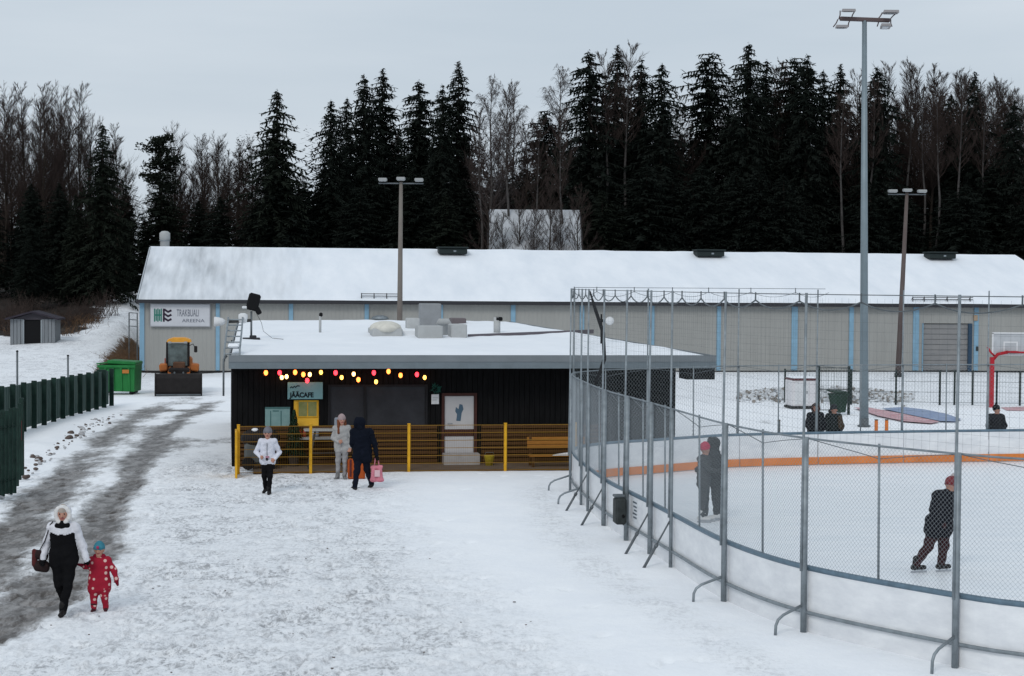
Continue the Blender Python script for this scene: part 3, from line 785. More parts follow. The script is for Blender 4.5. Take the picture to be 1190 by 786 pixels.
# silo cap behind the ridge
def stack():
    q = AT(191.5, 289, 109); top = AT(191.5, 269, 109)
    zb = ground_z(q.x, q.y)
    t = thing('vent_chimney', 'pale round ventilation chimney rising behind the left end of the hall roof', 'chimney', (q.x, q.y, zb))
    h = top.z - zb
    MB().lathe([(.30, 0), (.30, h-.55), (.34, h-.5), (.34, h-.12), (.2, h), (.05, h+.02)], n=14).build('flue', K('vent_grey', (.36, .37, .37), .6, var=.1), t, True)
    MB().lathe([(.36, h-.62), (.36, h-.56)], n=14).build('collar', galv, t)
stack()

# ------------------------------------------------------------------ cafe hut
def cafe():
    rz = math.atan(.165)
    w0 = G(270, 327.7 + 10000/46.2 if False else 544); 
    D0 = 46.15; p = AT(269.5, 400, D0); root_loc = (p.x, D0, 0)
    t = thing('cafe_hut', 'low black clad cafe hut with a flat snow covered roof', 'hut', root_loc, rz)
    Rm = Matrix.Rotation(rz, 3, 'Z'); n = Vector((math.sin(rz), -math.cos(rz), 0))
    def W(px, py, off=0.0): return inv(root_loc, rz, ONP(px, py, Vector(root_loc) - n*off*-1, n))
    def Wd(x, y, z): return Rm @ Vector((x, y, z)) + Vector(root_loc)
    blk = mat('black_cladding', (.008, .008, .0085), .85, spec=.08, var=.35, vscale=3, stretch=(3, 3, .5))
    xr = W(785, 480).x
    # roof outline
    fl = inv(root_loc, rz, AT(267, 413, 45.0)); fr = inv(root_loc, rz, AT(830.5, 413.5, 47.25))
    fz = (AT(268, 413, 45.0).z + AT(830, 413.5, 47.25).z)/2
    zr = 3.62; rl = inv(root_loc, rz, G(277, 372.5, zr)); rr_ = inv(root_loc, rz, G(584, 372.5, zr))
    fl = Vector((fl.x, fl.y, fz)); fr = Vector((fr.x, fl.y, fz)); Y0 = fl.y
    # front wall with openings
    win0, win1 = W(381, 525), W(497, 447); dr0, dr1 = W(516, 541), W(551, 460); ht0, ht1 = W(341, 507), W(371, 465)
    zf = fz - .34
    wl = MB(); x = 0.0
    holes = [(win0.x, win1.x, win0.z, win1.z), (dr0.x, dr1.x, -.1, dr1.z), (ht0.x, ht1.x, ht0.z, ht1.z)]
    # planks one by one (about 5 px wide, so they stay one joined part)
    while x < xr - .01:
        wdt = min(.145, xr-x); a, b_ = x+.006, x+wdt-.006
        cuts = sorted([(h[2], h[3]) for h in holes if h[0] < (a+b_)/2 < h[1]])
        z = -.1; j = rng.uniform(0, .012)
        for c0, c1 in cuts:
            if c0 > z+.01: wl.box(a, b_, j*.5, .05, z, c0)
            z = c1
        wl.box(a, b_, j*.5, .05, z, zf+.2); x += wdt
    wl.build('plank_cladding', blk, t, kind='stuff')
    yb = rl.y - .6
    b = MB()
    for (a, c) in ((0, win0.x), (win1.x, dr0.x), (dr1.x, xr)): pass
    b.box(.0, .06, .06, yb, -.1, zf+.2); b.box(xr-.06, xr, .06, yb, -.1, zf+.2); b.box(.06, xr-.06, yb-.06, yb, -.1, zf+.2)
    b.box(.07, win0.x-.6, .055, .10, -.1, zf+.2) if False else None
    b.build('side_wall', blk, t)
    # backing behind the cladding, split round the openings
    bk = MB(); X = sorted([0.06, xr-.06] + [h[0] for h in holes] + [h[1] for h in holes])
    for a, c in zip(X[:-1], X[1:]):
        hs = [h for h in holes if h[0] <= a+.001 and h[1] >= c-.001]
        if hs:
            bk.box(a, c, .06, .12, hs[0][3], zf+.2)
            if hs[0][2] > 0: bk.box(a, c, .06, .12, -.1, hs[0][2])
        else: bk.box(a, c, .06, .12, -.1, zf+.2)
    bk.build('wall', blk, t)
    # window: dark frosted glazing in two panes with a frame
    fm = K('window_frame_black', (.014, .014, .016), .6); gm = mat('dull_glazing', (.026, .027, .032), .5, var=.35, vscale=1.5, spec=.2)
    wf = MB(); th = .06
    wf.box(win0.x, win1.x, -.03, .10, win0.z, win0.z+th); wf.box(win0.x, win1.x, -.03, .10, win1.z-th, win1.z)
    xm = (win0.x*.64+win1.x*.36)
    for q in (win0.x, win1.x-th, xm): wf.box(q, q+th, -.028, .098, win0.z+th, win1.z-th)
    wo = wf.build('window', fm, t)
    for a, c in ((win0.x+th, xm), (xm+th, win1.x-th)): MB().box(a, c, .03, .05, win0.z+th, win1.z-th).build('pane', gm, wo)
    # door
    brn = mat('door_brown', (.055, .022, .018), .6, var=.2)
    df = MB(); q = .075
    df.box(dr0.x-q, dr0.x, -.05, .1, 0, dr1.z+q); df.box(dr1.x, dr1.x+q, -.05, .1, 0, dr1.z+q); df.box(dr0.x, dr1.x, -.048, .098, dr1.z, dr1.z+q); df.build('door_frame', brn, t)
    wm = mat('door_white', (.44, .43, .44), .5, col2=(.50, .49, .49), vscale=2)
    dz = dr1.z
    d = MB().box(dr0.x+.01, dr1.x-.01, .0, .045, .3, dz-.01).build('door', wm, t)
    zq = W(533, 507).z; zq1 = W(533, 499).z
    MB().box(dr0.x+.012, dr1.x-.012, -.02, -.004, zq, zq1).build('kick_band', brn, d)
    MB().tube([(dr0.x+.1, -.02, zq+.35), (dr0.x+.1, -.07, zq+.35), (dr0.x+.22, -.07, zq+.35)], .012, 5).build('handle', galv, d)
    fgm = mat('door_print', (.07, .12, .17), .6)       # dark blue printed emblem on the door
    cx, cz = W(534, 478).x, W(534, 479).z
    MB().prism([(cx-.09, cz-.24), (cx+.03, cz-.25), (cx+.06, cz-.02), (cx+.11, cz+.08), (cx+.08, cz+.2), (cx-.0, cz+.22), (cx-.03, cz+.08), (cx-.10, cz+.14), (cx-.12, cz+.02), (cx-.07, cz-.06)], 'y', -.006, -.002).build('emblem', fgm, d)
    st = MB().box(dr0.x-.06, dr1.x+.1, -.5, -.052, -.05, .36).build('door_step', mat('step_grey', (.36, .345, .34), .7, var=.12), t)
    # serving hatch
    ym = mat('hatch_yellow', (.80, .42, .03), .5, col2=(.85, .50, .06), vscale=3)
    zb = W(355, 523).z; zc = W(355, 484).z
    h = MB().box(ht0.x+.01, ht1.x-.01, .02, .06, ht0.z, ht1.z-.01).build('hatch', ym, t)
    xa, xb2 = W(347, 470).x, W(368, 470).x
    MB().box(xa, xb2, .0, .018, zc, ht1.z-.05).build('hatch_window', mat('hatch_pane', (.16, .19, .06), .3, col2=(.30, .28, .12), vscale=5), h)
    hf = MB()
    hf.box(xa-.03, xa, -.004, .02, zc-.03, ht1.z-.03).box(xb2, xb2+.03, -.004, .02, zc-.03, ht1.z-.03).box(xa, xb2, -.004, .02, zc-.03, zc).box((xa+xb2)/2-.012, (xa+xb2)/2+.012, -.004, .016, zc, ht1.z-.06).build('hatch_frame', yellowp, h)
    MB().box(ht0.x-.12, ht1.x+.3, -.34, -.002, ht0.z-.07, ht0.z-.01).build('counter', K('counter_pale', (.33, .34, .33), .6), t)
    for k, (q, c) in enumerate(((.16, (.35, .05, .02)), (.28, (.30, .06, .03)), (.52, (.35, .37, .38)), (.62, (.2, .22, .25)))):
        o = MB().lathe([(.05, 0), (.055, .12), (.03, .17), (.03, .21)], (0, 0, 0), 8).build('bottle', K('bottle%d' % k, c, .4), None, True)
        o.location = Wd(ht0.x + q, -.2, ht0.z-.009); tag(o, ('red sauce bottle leftmost on the hatch counter', 'rust coloured sauce bottle second from left on the hatch counter', 'pale bottle third from left on the hatch counter', 'grey bottle rightmost on the hatch counter')[k], 'bottle', 'bottles on the hatch counter')
    # roof
    grey = mat('fascia_grey', (.175, .195, .21), .6, var=.1, vscale=1.2)
    Yr = rl.y; xl2, xr2 = rl.x, rr_.x
    rf = MB(); z1 = fz-.06
    rf.add([(fl.x, Y0+.04, z1-.24), (fr.x, Y0+.04, z1-.24), (xr2, Yr, zr-.3), (xl2, Yr, zr-.3), (fl.x, Y0+.04, z1), (fr.x, Y0+.04, z1), (xr2, Yr, zr-.06), (xl2, Yr, zr-.06)],
           [(3, 2, 1, 0), (4, 5, 6, 7), (0, 1, 5, 4), (1, 2, 6, 5), (2, 3, 7, 6), (3, 0, 4, 7)])
    ro = rf.build('roof', K('eave_dark', (.035, .035, .04), .6), t)
    MB().box(fl.x-.02, fr.x+.02, Y0, Y0+.035, fz-.17, fz+.01).build('fascia', grey, t)
    MB().box(fl.x-.02, fr.x+.02, Y0+.012, Y0+.05, fz-.35, fz-.172).build('lower_fascia', mat('fascia_low', (.15, .18, .20), .6, var=.1), t)
    for (A, B, nm) in (((fl.x, Y0+.05), (xl2, Yr), 'l'), ((fr.x, Y0+.05), (xr2, Yr), 'r')):
        k = -.03 if nm == 'l' else .03
        MB().add([(A[0], A[1], fz-.34), (A[0]+k, A[1], fz-.34), (B[0]+k, B[1], zr-.34), (B[0], B[1], zr-.34), (A[0], A[1], fz+.0), (A[0]+k, A[1], fz), (B[0]+k, B[1], zr), (B[0], B[1], zr)],
                 [(0, 1, 2, 3), (7, 6, 5, 4), (0, 4, 5, 1), (1, 5, 6, 2), (2, 6, 7, 3), (3, 7, 4, 0)]).build('side_fascia', grey, t)
    b = MB(); nx, ny = 90, 40
    for j in range(ny+1):
        v = j/ny
        for i in range(nx+1):
            u = i/nx; xa_ = fl.x*(1-v)+xl2*v; xb_ = fr.x*(1-v)+xr2*v; X = xa_+.03+(xb_-xa_-.06)*u; Y = Y0+.05+(Yr-Y0-.06)*v
            e = min(1, j/1.5, (nx-i)/1.5+.3, i/1.5+.3)
            hh = (.03+.05*(mnoise.noise((X*.5, Y*.35, 2))+.6)+.02*mnoise.noise((X*2, Y*1.2, 5)))*e
            b.v.append((X, Y, z1 + (zr-.06-z1)*v + .01 + max(.004, hh)))
    for j in range(ny):
        for i in range(nx): a = j*(nx+1)+i; b.f.append((a, a+1, a+nx+2, a+nx+1))
    b.m = [0]*len(b.f); b.build('roof_snow', snow, ro, True)
    # low parapet kerb across the roof
    def roofz(y): return z1 + (zr-.06-z1)*(y-Y0)/(Yr-Y0) + .05
    def onroof(px, py):
        z = 3.3
        for _ in range(8):
            q = inv(root_loc, rz, G(px, py, z)); z = .5*z+.5*(roofz(q.y))
        q = inv(root_loc, rz, G(px, py, z)); return Vector((q.x, q.y, roofz(q.y)))
    a, c = onroof(544, 392.5), onroof(690, 386)
    kb = MB(); kb.add([(a.x, a.y, a.z-.05), (c.x, c.y, c.z-.05), (c.x, c.y+.12, c.z-.05), (a.x, a.y+.12, a.z-.05), (a.x, a.y, a.z+.1), (c.x, c.y, c.z+.08), (c.x, c.y+.12, c.z+.08), (a.x, a.y+.12, a.z+.1)],
                      [(3, 2, 1, 0), (4, 5, 6, 7), (0, 1, 5, 4), (1, 2, 6, 5), (2, 3, 7, 6), (3, 0, 4, 7)])
    kb.build('roof_kerb', K('kerb_grey', (.13, .115, .13), .7), t)
    # black beam box under the right overhang
    MB().box(xr+.02, fr.x, Y0+.07, Y0+.9, fz-.66, fz-.352).build('canopy_beam', blk, t)
    # roof-top ventilation
    vg = K('vent_grey', (.36, .37, .37), .6, var=.1); vg2 = mat('vent_light', (.40, .41, .41), .6, var=.12, vscale=3)
    s = lambda q: Wd(*q).y/2000.0
    def box_at(name, x0, x1, yt, yb_, m, dep=.8, par=t, bev=.03):
        q = onroof((x0+x1)/2, yb_); k = s(q); w_ = (x1-x0)*k; h_ = (yb_-yt)*k
        return MB().cbox((q.x, q.y+dep/2, q.z+h_/2-.03), (w_, dep, h_+.06), bev=bev).build(name, m, par)
    v = box_at('vent_box', 486, 515, 379, 394, vg, 1.0); box_at('vent_riser', 489, 513, 353, 379.5, K('vent_mid', (.24, .25, .26), .6, var=.1), .75, v)
    v2 = box_at('vent_box', 524, 543, 377, 393.5, vg2, .8); box_at('vent_cap', 525, 542, 370, 377, K('cap_brown', (.14, .12, .125), .7), .8, v2)
    v3 = box_at('vent_box', 433, 468, 382, 391.5, vg2, 1.1)
    q = onroof(450, 391.5); k = s(q)
    b = MB(); zz = q.z + 9.5*k
    vs = []; fcs = []
    b.ell((q.x, q.y+.6, zz), (19*k, .75, 8.5*k), 14, 8); b.build('snow_mound', K('old_snow', (.60, .58, .52), .9, var=.15, vscale=4), v3, True)
    box_at('vent_box', 429, 436, 381, 388, vg2, .5); box_at('roof_slab', 466, 485, 384, 391, K('slab_snow', (.74, .76, .78), .85), 1.0)
    box_at('vent_box', 473, 488, 370, 383, vg2, .6)
    q = onroof(517, 391); k = s(q)
    MB().lathe([(.18, 0), (.18, .35), (.26, .4), (.26, 21*k*.7), (.16, 21*k)], (q.x, q.y+.3, q.z-.02), 12).build('turbine_vent', vg2, t, True)
    for px, yt, yb_, r in ((577.5, 369, 387, 4.0), (372, 364, 387, 1.5)):
        q = onroof(px, yb_); k = s(q); hh = (yb_-yt)*k
        o = MB().lathe([(r*k, -.05), (r*k, hh)], (q.x, q.y, q.z), 10).build('vent_pipe', vg2, t, True)
        MB().cbox((q.x+r*k*.5, q.y, q.z+hh-.05), (r*k*1.6+.05, r*k*1.6+.05, .13), bev=.03).build('pipe_cap', black, o)
    # ------- loose things at the hut
    # spotlight on its stand, standing on the roof
    q = onroof(292, 395); k = s(q); c = Wd(*q)
    sp = thing('roof_spotlight', 'black floodlight head on a thin stand at the left end of the cafe roof', 'floodlight', c, rz)
    hh = (395-362)*k
    MB().tube([(0, 0, 0), (0, 0, hh)], .035, 6).build('stand', galvd, sp, True)
    b = MB().cbox((0, 0, .03), (20*k, .5, .06), bev=.01).cbox((.05, -.1, .09), (8*k, .3, .09), bev=.02); b.build('base', K('eave_dark2', (.03, .03, .034), .6), sp)
    hb = MB().cbox((.06, 0, hh+.28), (14*k, .26, 20*k), 0, Matrix.Rotation(.25, 3, 'Y'), .05); hb.cbox((.2, -.03, hh+.02), (6*k, .2, 9*k), 0, Matrix.Rotation(-.5, 3, 'Y'), .03); hb.build('lamp_head', black, sp)
    MB().cbox((-.2, -.06, hh+.12), (6*k, .1, 3*k), bev=.02).build('sensor', whitep, sp)
    MB().tube([(.12, 0, hh), (.3, 0, hh*.6), (.36, 0, hh*.3), (.62, 0, .05), (.95, -.1, .02)], .008, 4).build('cable', black, sp, True)
    # clamp lamp and ladder at the left roof edge
    lx = fl.x+.12
    ld = thing('wall_ladder', 'snowy steel ladder at the left edge of the cafe roof', 'ladder', Wd(lx, Y0+.8, 0), rz)
    for dx in (-.26, .14): MB().tube([(dx, -.52, 2.9), (dx, -.5, 3.2), (dx+.05, .6, 3.6), (dx+.1, 2.2, 4.0)], .028, 6).build('stile', galv, ld, True)
    for kx in range(7):
        f_ = kx/6; MB().tube([(-.26+.08*f_, -.5+2.6*f_, 3.1+.85*f_), (.14+.08*f_, -.5+2.6*f_, 3.1+.85*f_)], .02, 5).build('rung', galv, ld)
    MB().cbox((-.02, .1, 3.30), (.3, 1.0, .10), bev=.04).build('snow_clump', snow, ld)
    MB().tube([(-.28, -.62, 2.0), (-.28, -.6, 2.95), (-.2, -.5, 3.05)], .03, 6).build('drop_pipe', galvd, ld, True)
    fl_ = thing('round_floodlight', 'white round floodlight pointing left beside the cafe roof ladder', 'floodlight', ONP(252, 374, Wd(0, 2.0, 0), n), rz)
    MB().lathe([(.04, .24), (.10, .15), (.125, .04), (.14, -.06), (.11, -.08)][::-1], (0, 0, 0), 12, axis='x').build('reflector', whitep, fl_, True)
    MB().tube([(.28, 0, 0), (.7, .0, .02), (.95, 0, .04)], .05, 6).build('arm', K('arm_dark', (.05, .05, .05), .6), fl_, True)
    MB().lathe([(.06, -.14), (.13, -.1), (.13, .1), (.06, .14)], (.72, 0, .1), 10).build('bracket_cap', whitep, fl_, True)
    fl2 = thing('round_floodlight', 'small white floodlight on a pole seen through the rink netting', 'floodlight', ONP(708, 373, Wd(0, 4.0, 0), n), rz)
    MB().lathe([(.06, .1), (.12, .03), (.13, -.08), (.09, -.1)][::-1], (0, 0, 0), 10, axis='y').build('reflector', whitep, fl2, True)
    MB().tube([(-.05, .08, 0), (-.22, .1, 0)], .05, 6).tube([(-.22, .1, .2), (-.22, .1, -1.0)], .03, 6).build('arm', black, fl2, True)
    # cafe sign
    a, c = W(334, 464), W(375, 444); Ws, Hs = c.x-a.x, c.z-a.z
    sg = thing('cafe_sign', 'teal cafe name board above the yellow serving hatch', 'sign', Wd(a.x, -.1, a.z), rz)
    MB().cbox((Ws/2, .03, Hs/2), (Ws, .05, Hs), bev=.01).build('board', mat('sign_teal', (.20, .38, .40), .5, var=.1, vscale=3), sg)
    ink = mat('cafe_ink', (.012, .02, .025), .6)
    text('lettering', 'JÄÄCAFE', .30*Hs*1.3, ink, sg, (.07*Ws, .001, .12*Hs), 0, .004, bold=.008, sx_=.78*Ws/(.39*Hs*4.6))
    MB().tube([(.07*Ws, .002, .66*Hs), (.12*Ws, .002, .74*Hs), (.14*Ws, .002, .66*Hs), (.2*Ws, .002, .77*Hs), (.22*Ws, .002, .69*Hs), (.28*Ws, .002, .79*Hs), (.34*Ws, .002, .77*Hs)], .022, 4, flat=.3).build('script_mark', ink, sg)
    # menu board
    a, c = W(308, 500), W(337, 473)
    mb_ = thing('menu_board', 'pale teal menu board on the black wall left of the yellow hatch', 'menu board', Wd(a.x, -.06, a.z), rz); Ws, Hs = c.x-a.x, c.z-a.z
    MB().cbox((Ws/2, .02, Hs/2), (Ws, .04, Hs), bev=.01).build('board', mat('menu_teal', (.17, .30, .30), .5, col2=(.25, .38, .37), vscale=4), mb_)
    b = MB(); b.box(.0, Ws, -.012, .0, Hs-.05, Hs).box(.2*Ws, .24*Ws, -.008, .0, .1, Hs-.1).box(.62*Ws, .66*Ws, -.008, .0, .1, Hs-.1)
    b.box(.3*Ws, .55*Ws, -.008, .0, Hs-.12, Hs-.09); b.build('lines', K('menu_line', (.07, .16, .16), .6), mb_)
    # small notice and wreath
    q = W(505.5, 464); o = thing('small_notice', 'small white notice under a green wreath beside the cafe door', 'notice', Wd(q.x, -.06, q.z), rz)
    MB().cbox((0, .02, 0), (.21, .03, .27), bev=.006).build('board', whitep, o); MB().box(-.07, .07, -.002, .004, .03, .05).box(-.07, .04, -.002, .004, -.03, -.01).build('lines', K('line_grey', (.4, .42, .42), .7), o)
    q = W(506, 452); o = thing('door_wreath', 'green twig wreath hanging above the small white notice', 'wreath', Wd(q.x, -.06, q.z), rz)
    b = MB(); r3 = random.Random(4)
    for k2 in range(70):
        an = r3.uniform(0, 6.28); rr2 = .09+r3.uniform(-.03, .03); p_ = Vector((rr2*math.cos(an), 0, rr2*math.sin(an)*1.1)); d_ = Vector((r3.uniform(-1, 1), r3.uniform(-1, .2), r3.uniform(-1, 1))).normalized()*.07
        b.tube([p_, p_+d_], [.012, .002], 3)
    b.build('twigs', K('wreath_green', (.02, .09, .07), .7), o)
    # string of coloured lamps
    ls = thing('light_string', 'string of red, orange and warm white bulbs along the cafe eave', 'string lights', Wd(0, -.25, 0), rz)
    bl = [(309, 432.5, 'o'), (325, 432.5, 'r'), (327.5, 438, 'w'), (333, 437, 'w'), (343, 432, 'o'), (352.5, 434.5, 'o'), (357, 441.5, 'r'), (360, 434.5, 'w'), (373, 432, 'y'), (390, 432.5, 'r'), (397, 438, 'y'), (411, 434, 'w'), (416.5, 440.5, 'o'), (434.5, 432.5, 'r'), (437, 443, 'y'), (451.5, 431, 'o'), (465.5, 435.5, 'o'), (484.5, 434.5, 'r'), (493.5, 438, 'y')]
    em = {'o': ((1, .22, .04), 5), 'r': ((1, .03, .05), 4.5), 'w': ((1, .55, .18), 6), 'y': ((1, .45, .08), 5)}
    ems = {k_: mat('bulb_' + n_, (.3, .1, .05), .3, emit=v_[0], estr=v_[1]) for (k_, v_), n_ in zip(em.items(), ('orange', 'red', 'warm_white', 'amber'))}
    pts = []
    for px, py, kd in bl:
        q = W(px, py, .25); q = Vector((q.x, 0, q.z)); pts.append(q)
        o = MB().ell((q.x, 0, q.z-.02), (.054, .054, .072) if kd in 'or' else (.048, .048, .064), 8, 6).build('bulb', ems[kd], ls, True)
        MB().lathe([(.02, .03), (.024, .09)], (q.x, 0, q.z), 6).build('socket', black, o)
    wr = MB()
    for a_, c_ in zip(pts[:-1], pts[1:]):
        wr.tube([a_+Vector((0, .01, .09)), a_.lerp(c_, .5)+Vector((0, .01, .05)), c_+Vector((0, .01, .09))], .006, 4)
    wr.build('wire', black, ls)
    # ------- deck with slatted timber base, bench and yellow fence
    dk = thing('timber_deck', 'brown slatted timber terrace in front of the cafe wall', 'deck', root_loc, rz)
    for k2 in range(10):
        z = -.02+k2*.115
        for xa_, xb_ in ((.15, dr0.x-.2), (dr1.x+.2, xr-2.1)):
            L_ = (xb_-xa_)
            MB().cbox(((xa_+xb_)/2+rng.uniform(-.01, .01), -.06, z+.05), (L_, .035, .088), bev=.006).build('slat', wood, dk)
    fbm = mat('deck_boards', (.10, .065, .04), .8, col2=(.19, .15, .12), vscale=4, stretch=(1, 9, 1))
    for k2 in range(11): MB().cbox(((xr+.6)/2, -.17-k2*.145, .035), (xr-.5, .135, .07), bev=.006).build('floor_board', fbm, dk)
    for k2 in range(2): MB().cbox(((xr+.6)/2, -1.71, -.02+k2*.06), (xr-.5, .03, .055), bev=.005).build('skirt_board', wood, dk)
    y_f = -1.75
    fn = thing('yellow_fence', 'yellow post and wire mesh fence in front of the cafe', 'fence', Wd(0, 0, 0), rz)
    posts = [(277, 558), (361, 555), (475, 543.5), (587, 543.5), (668, 541)]
    xs = []
    for i, (px, py) in enumerate(posts):
        q = inv(root_loc, rz, ONP(px, py, Wd(0, y_f, 0), n)); xs.append(q.x)
        MB().cbox((q.x, y_f, .60), (.075, .075, 1.36), bev=.01).build('post', yellowp, fn)
        MB().cbox((q.x, y_f, 1.295), (.085, .085, .03), bev=.008).build('post_cap', yellowp, fn)
    MB().cbox((xs[0]-.06, y_f-.45, .55), (.06, .8, 1.3), bev=.01).build('end_panel', yellowp, fn)
    wy = K('wire_yellow', (.24, .13, .02), .6)
    for a_, c_ in zip(xs[:-1], xs[1:]):
        b = MB()
        for k2 in range(7): b.tube([(a_, y_f-.03, .06+k2*.2), (c_, y_f-.03, .06+k2*.2)], .010 if k2 else .008, 4)
        q = a_+.06
        while q < c_: b.tube([(q, y_f-.045, .03), (q, y_f-.045, 1.27)], .0016, 3, cap=False); q += .06
        b.build('wire_panel', wy, fn)
    # bench: orange boards, half buried
    bq = W(606, 540); 
    bn = thing('park_bench', 'orange brown timber bench with snow on its seat behind the yellow fence', 'bench', Wd(bq.x, -1.0, .07), rz)
    om = mat('bench_timber', (.26, .105, .02), .6, col2=(.34, .15, .03), vscale=5, stretch=(1, 8, 8)); Lb = W(672, 540).x-bq.x
    for k2 in range(3): MB().cbox((Lb/2, .12+.02*k2, .52+k2*.105), (Lb, .035, .095), bev=.008).build('back_board', om, bn)
    for k2 in range(3): MB().cbox((Lb/2, -.28+.13*k2, .30), (Lb, .115, .035), bev=.006).build('seat_board', om, bn)
    for xq in (.06, Lb-.3):
        MB().box(xq, xq+.07, .14, .2, -.05, .82).build('leg', wood, bn); MB().box(xq, xq+.07, -.32, -.26, -.05, .28).build('leg', wood, bn)
    MB().add([(.6, -.36, .32), (Lb, -.36, .32), (Lb, .05, .32), (.9, .05, .32), (.7, -.3, .35), (Lb, -.3, .41), (Lb, .02, .41), (1.0, .02, .35)],
             [(3, 2, 1, 0), (4, 5, 6, 7), (0, 1, 5, 4), (1, 2, 6, 5), (2, 3, 7, 6), (3, 0, 4, 7)]).build('seat_snow', snow, bn)
    # pub table with trestle legs in front of the hatch
    tq = W(374, 505); tb = thing('standing_table', 'pale topped trestle table below the yellow hatch', 'table', Wd(tq.x, -.95, .07), rz)
    MB().cbox((0, 0, 1.02), (1.05, .5, .05), bev=.012).build('table_top', K('counter_pale', (.33, .34, .33), .6), tb)
    lm = K('trestle_dark', (.06, .06, .055), .6)
    for sx_ in (-1, 1):
        for sy_ in (-1, 1): MB().tube([(sx_*.22, sy_*.12, 1.0), (sx_*.42, sy_*.22, -.03)], .022, 5).build('leg', lm, tb)
    MB().tube([(-.34, -.2, .42), (.34, -.2, .42)], .014, 5).build('brace', lm, tb)
    bg_ = thing('paper_bag', 'grey checked carrier bag on the right end of the trestle table', 'bag', Wd(tq.x+.38, -.95, 1.115), rz)
    MB().cbox((0, 0, .15), (.2, .16, .3), bev=.03).build('bag_body', K('bag_grey', (.25, .28, .32), .7, var=.3, vscale=18), bg_)
    MB().tube([(-.06, 0, .29), (-.04, 0, .37), (.04, 0, .37), (.06, 0, .29)], .008, 4).build('handle', lm, bg_)
    # small yellow bucket, potted spruce and dark planter heap behind the fence
    q = W(564, 536); o = thing('yellow_bucket', 'small yellow bucket on the ground right of the cafe door', 'bucket', Wd(q.x, -.7, .07), rz)
    MB().lathe([(.10, 0), (.14, .26), (.15, .27), (.13, .26)], n=12).build('pail', K('bucket_yellow', (.55, .42, .04), .5), o, True)
    MB().tube([(-.14, 0, .26), (-.1, -.08, .36), (.1, -.08, .36), (.14, 0, .26)], .008, 4).build('handle', galvd, o)
    q = W(341, 500); o = thing('small_spruce', 'little dark potted spruce left of the yellow hatch', 'potted tree', Wd(q.x, -.4, .07), rz)
    MB().lathe([(.12, 0), (.16, .3)], n=10).build('pot', K('pot_dark', (.05, .04, .035), .7), o); b = MB(); r3 = random.Random(9)
    for k2 in range(330):
        z = r3.uniform(.32, 1.5); an = r3.uniform(0, 6.28); L_ = .32*(1.55-z)/1.2+.03
        b.tube([(0, 0, z), (L_*.6*math.cos(an), L_*.6*math.sin(an), z+.02), (L_*math.cos(an), L_*math.sin(an), z-.05)], [.012, .018, .003], 3, cap=False)
    b.build('foliage', K('potted_green', (.012, .03, .016), .8), o)
    q = W(302, 500); o = thing('covered_cart', 'dark covered cart with two pale snow patches behind the yellow fence', 'cart', Wd(q.x, -.8, .07), rz)
    MB().ell((0, 0, .80), (.52, .35, .28), 14, 9).build('cover', K('cover_dark', (.012, .012, .014), .7), o, True)
    for xq in (-.14, .18): MB().ell((xq, -.1, 1.02), (.10, .14, .055), 10, 6).build('snow_patch', snow, o, True)
    MB().cbox((-.02, 0, .40), (.8, .5, .55), bev=.06).build('body', K('cart_grey', (.10, .11, .11), .7), o)
    for xq in (-.32, .3): MB().lathe([(.05, -.04), (.17, -.04), (.17, .04), (.05, .04)], (xq, -.24, .15), 12, axis='y').build('wheel', rubber, o)
    return Wd
CAFE_W = cafe()
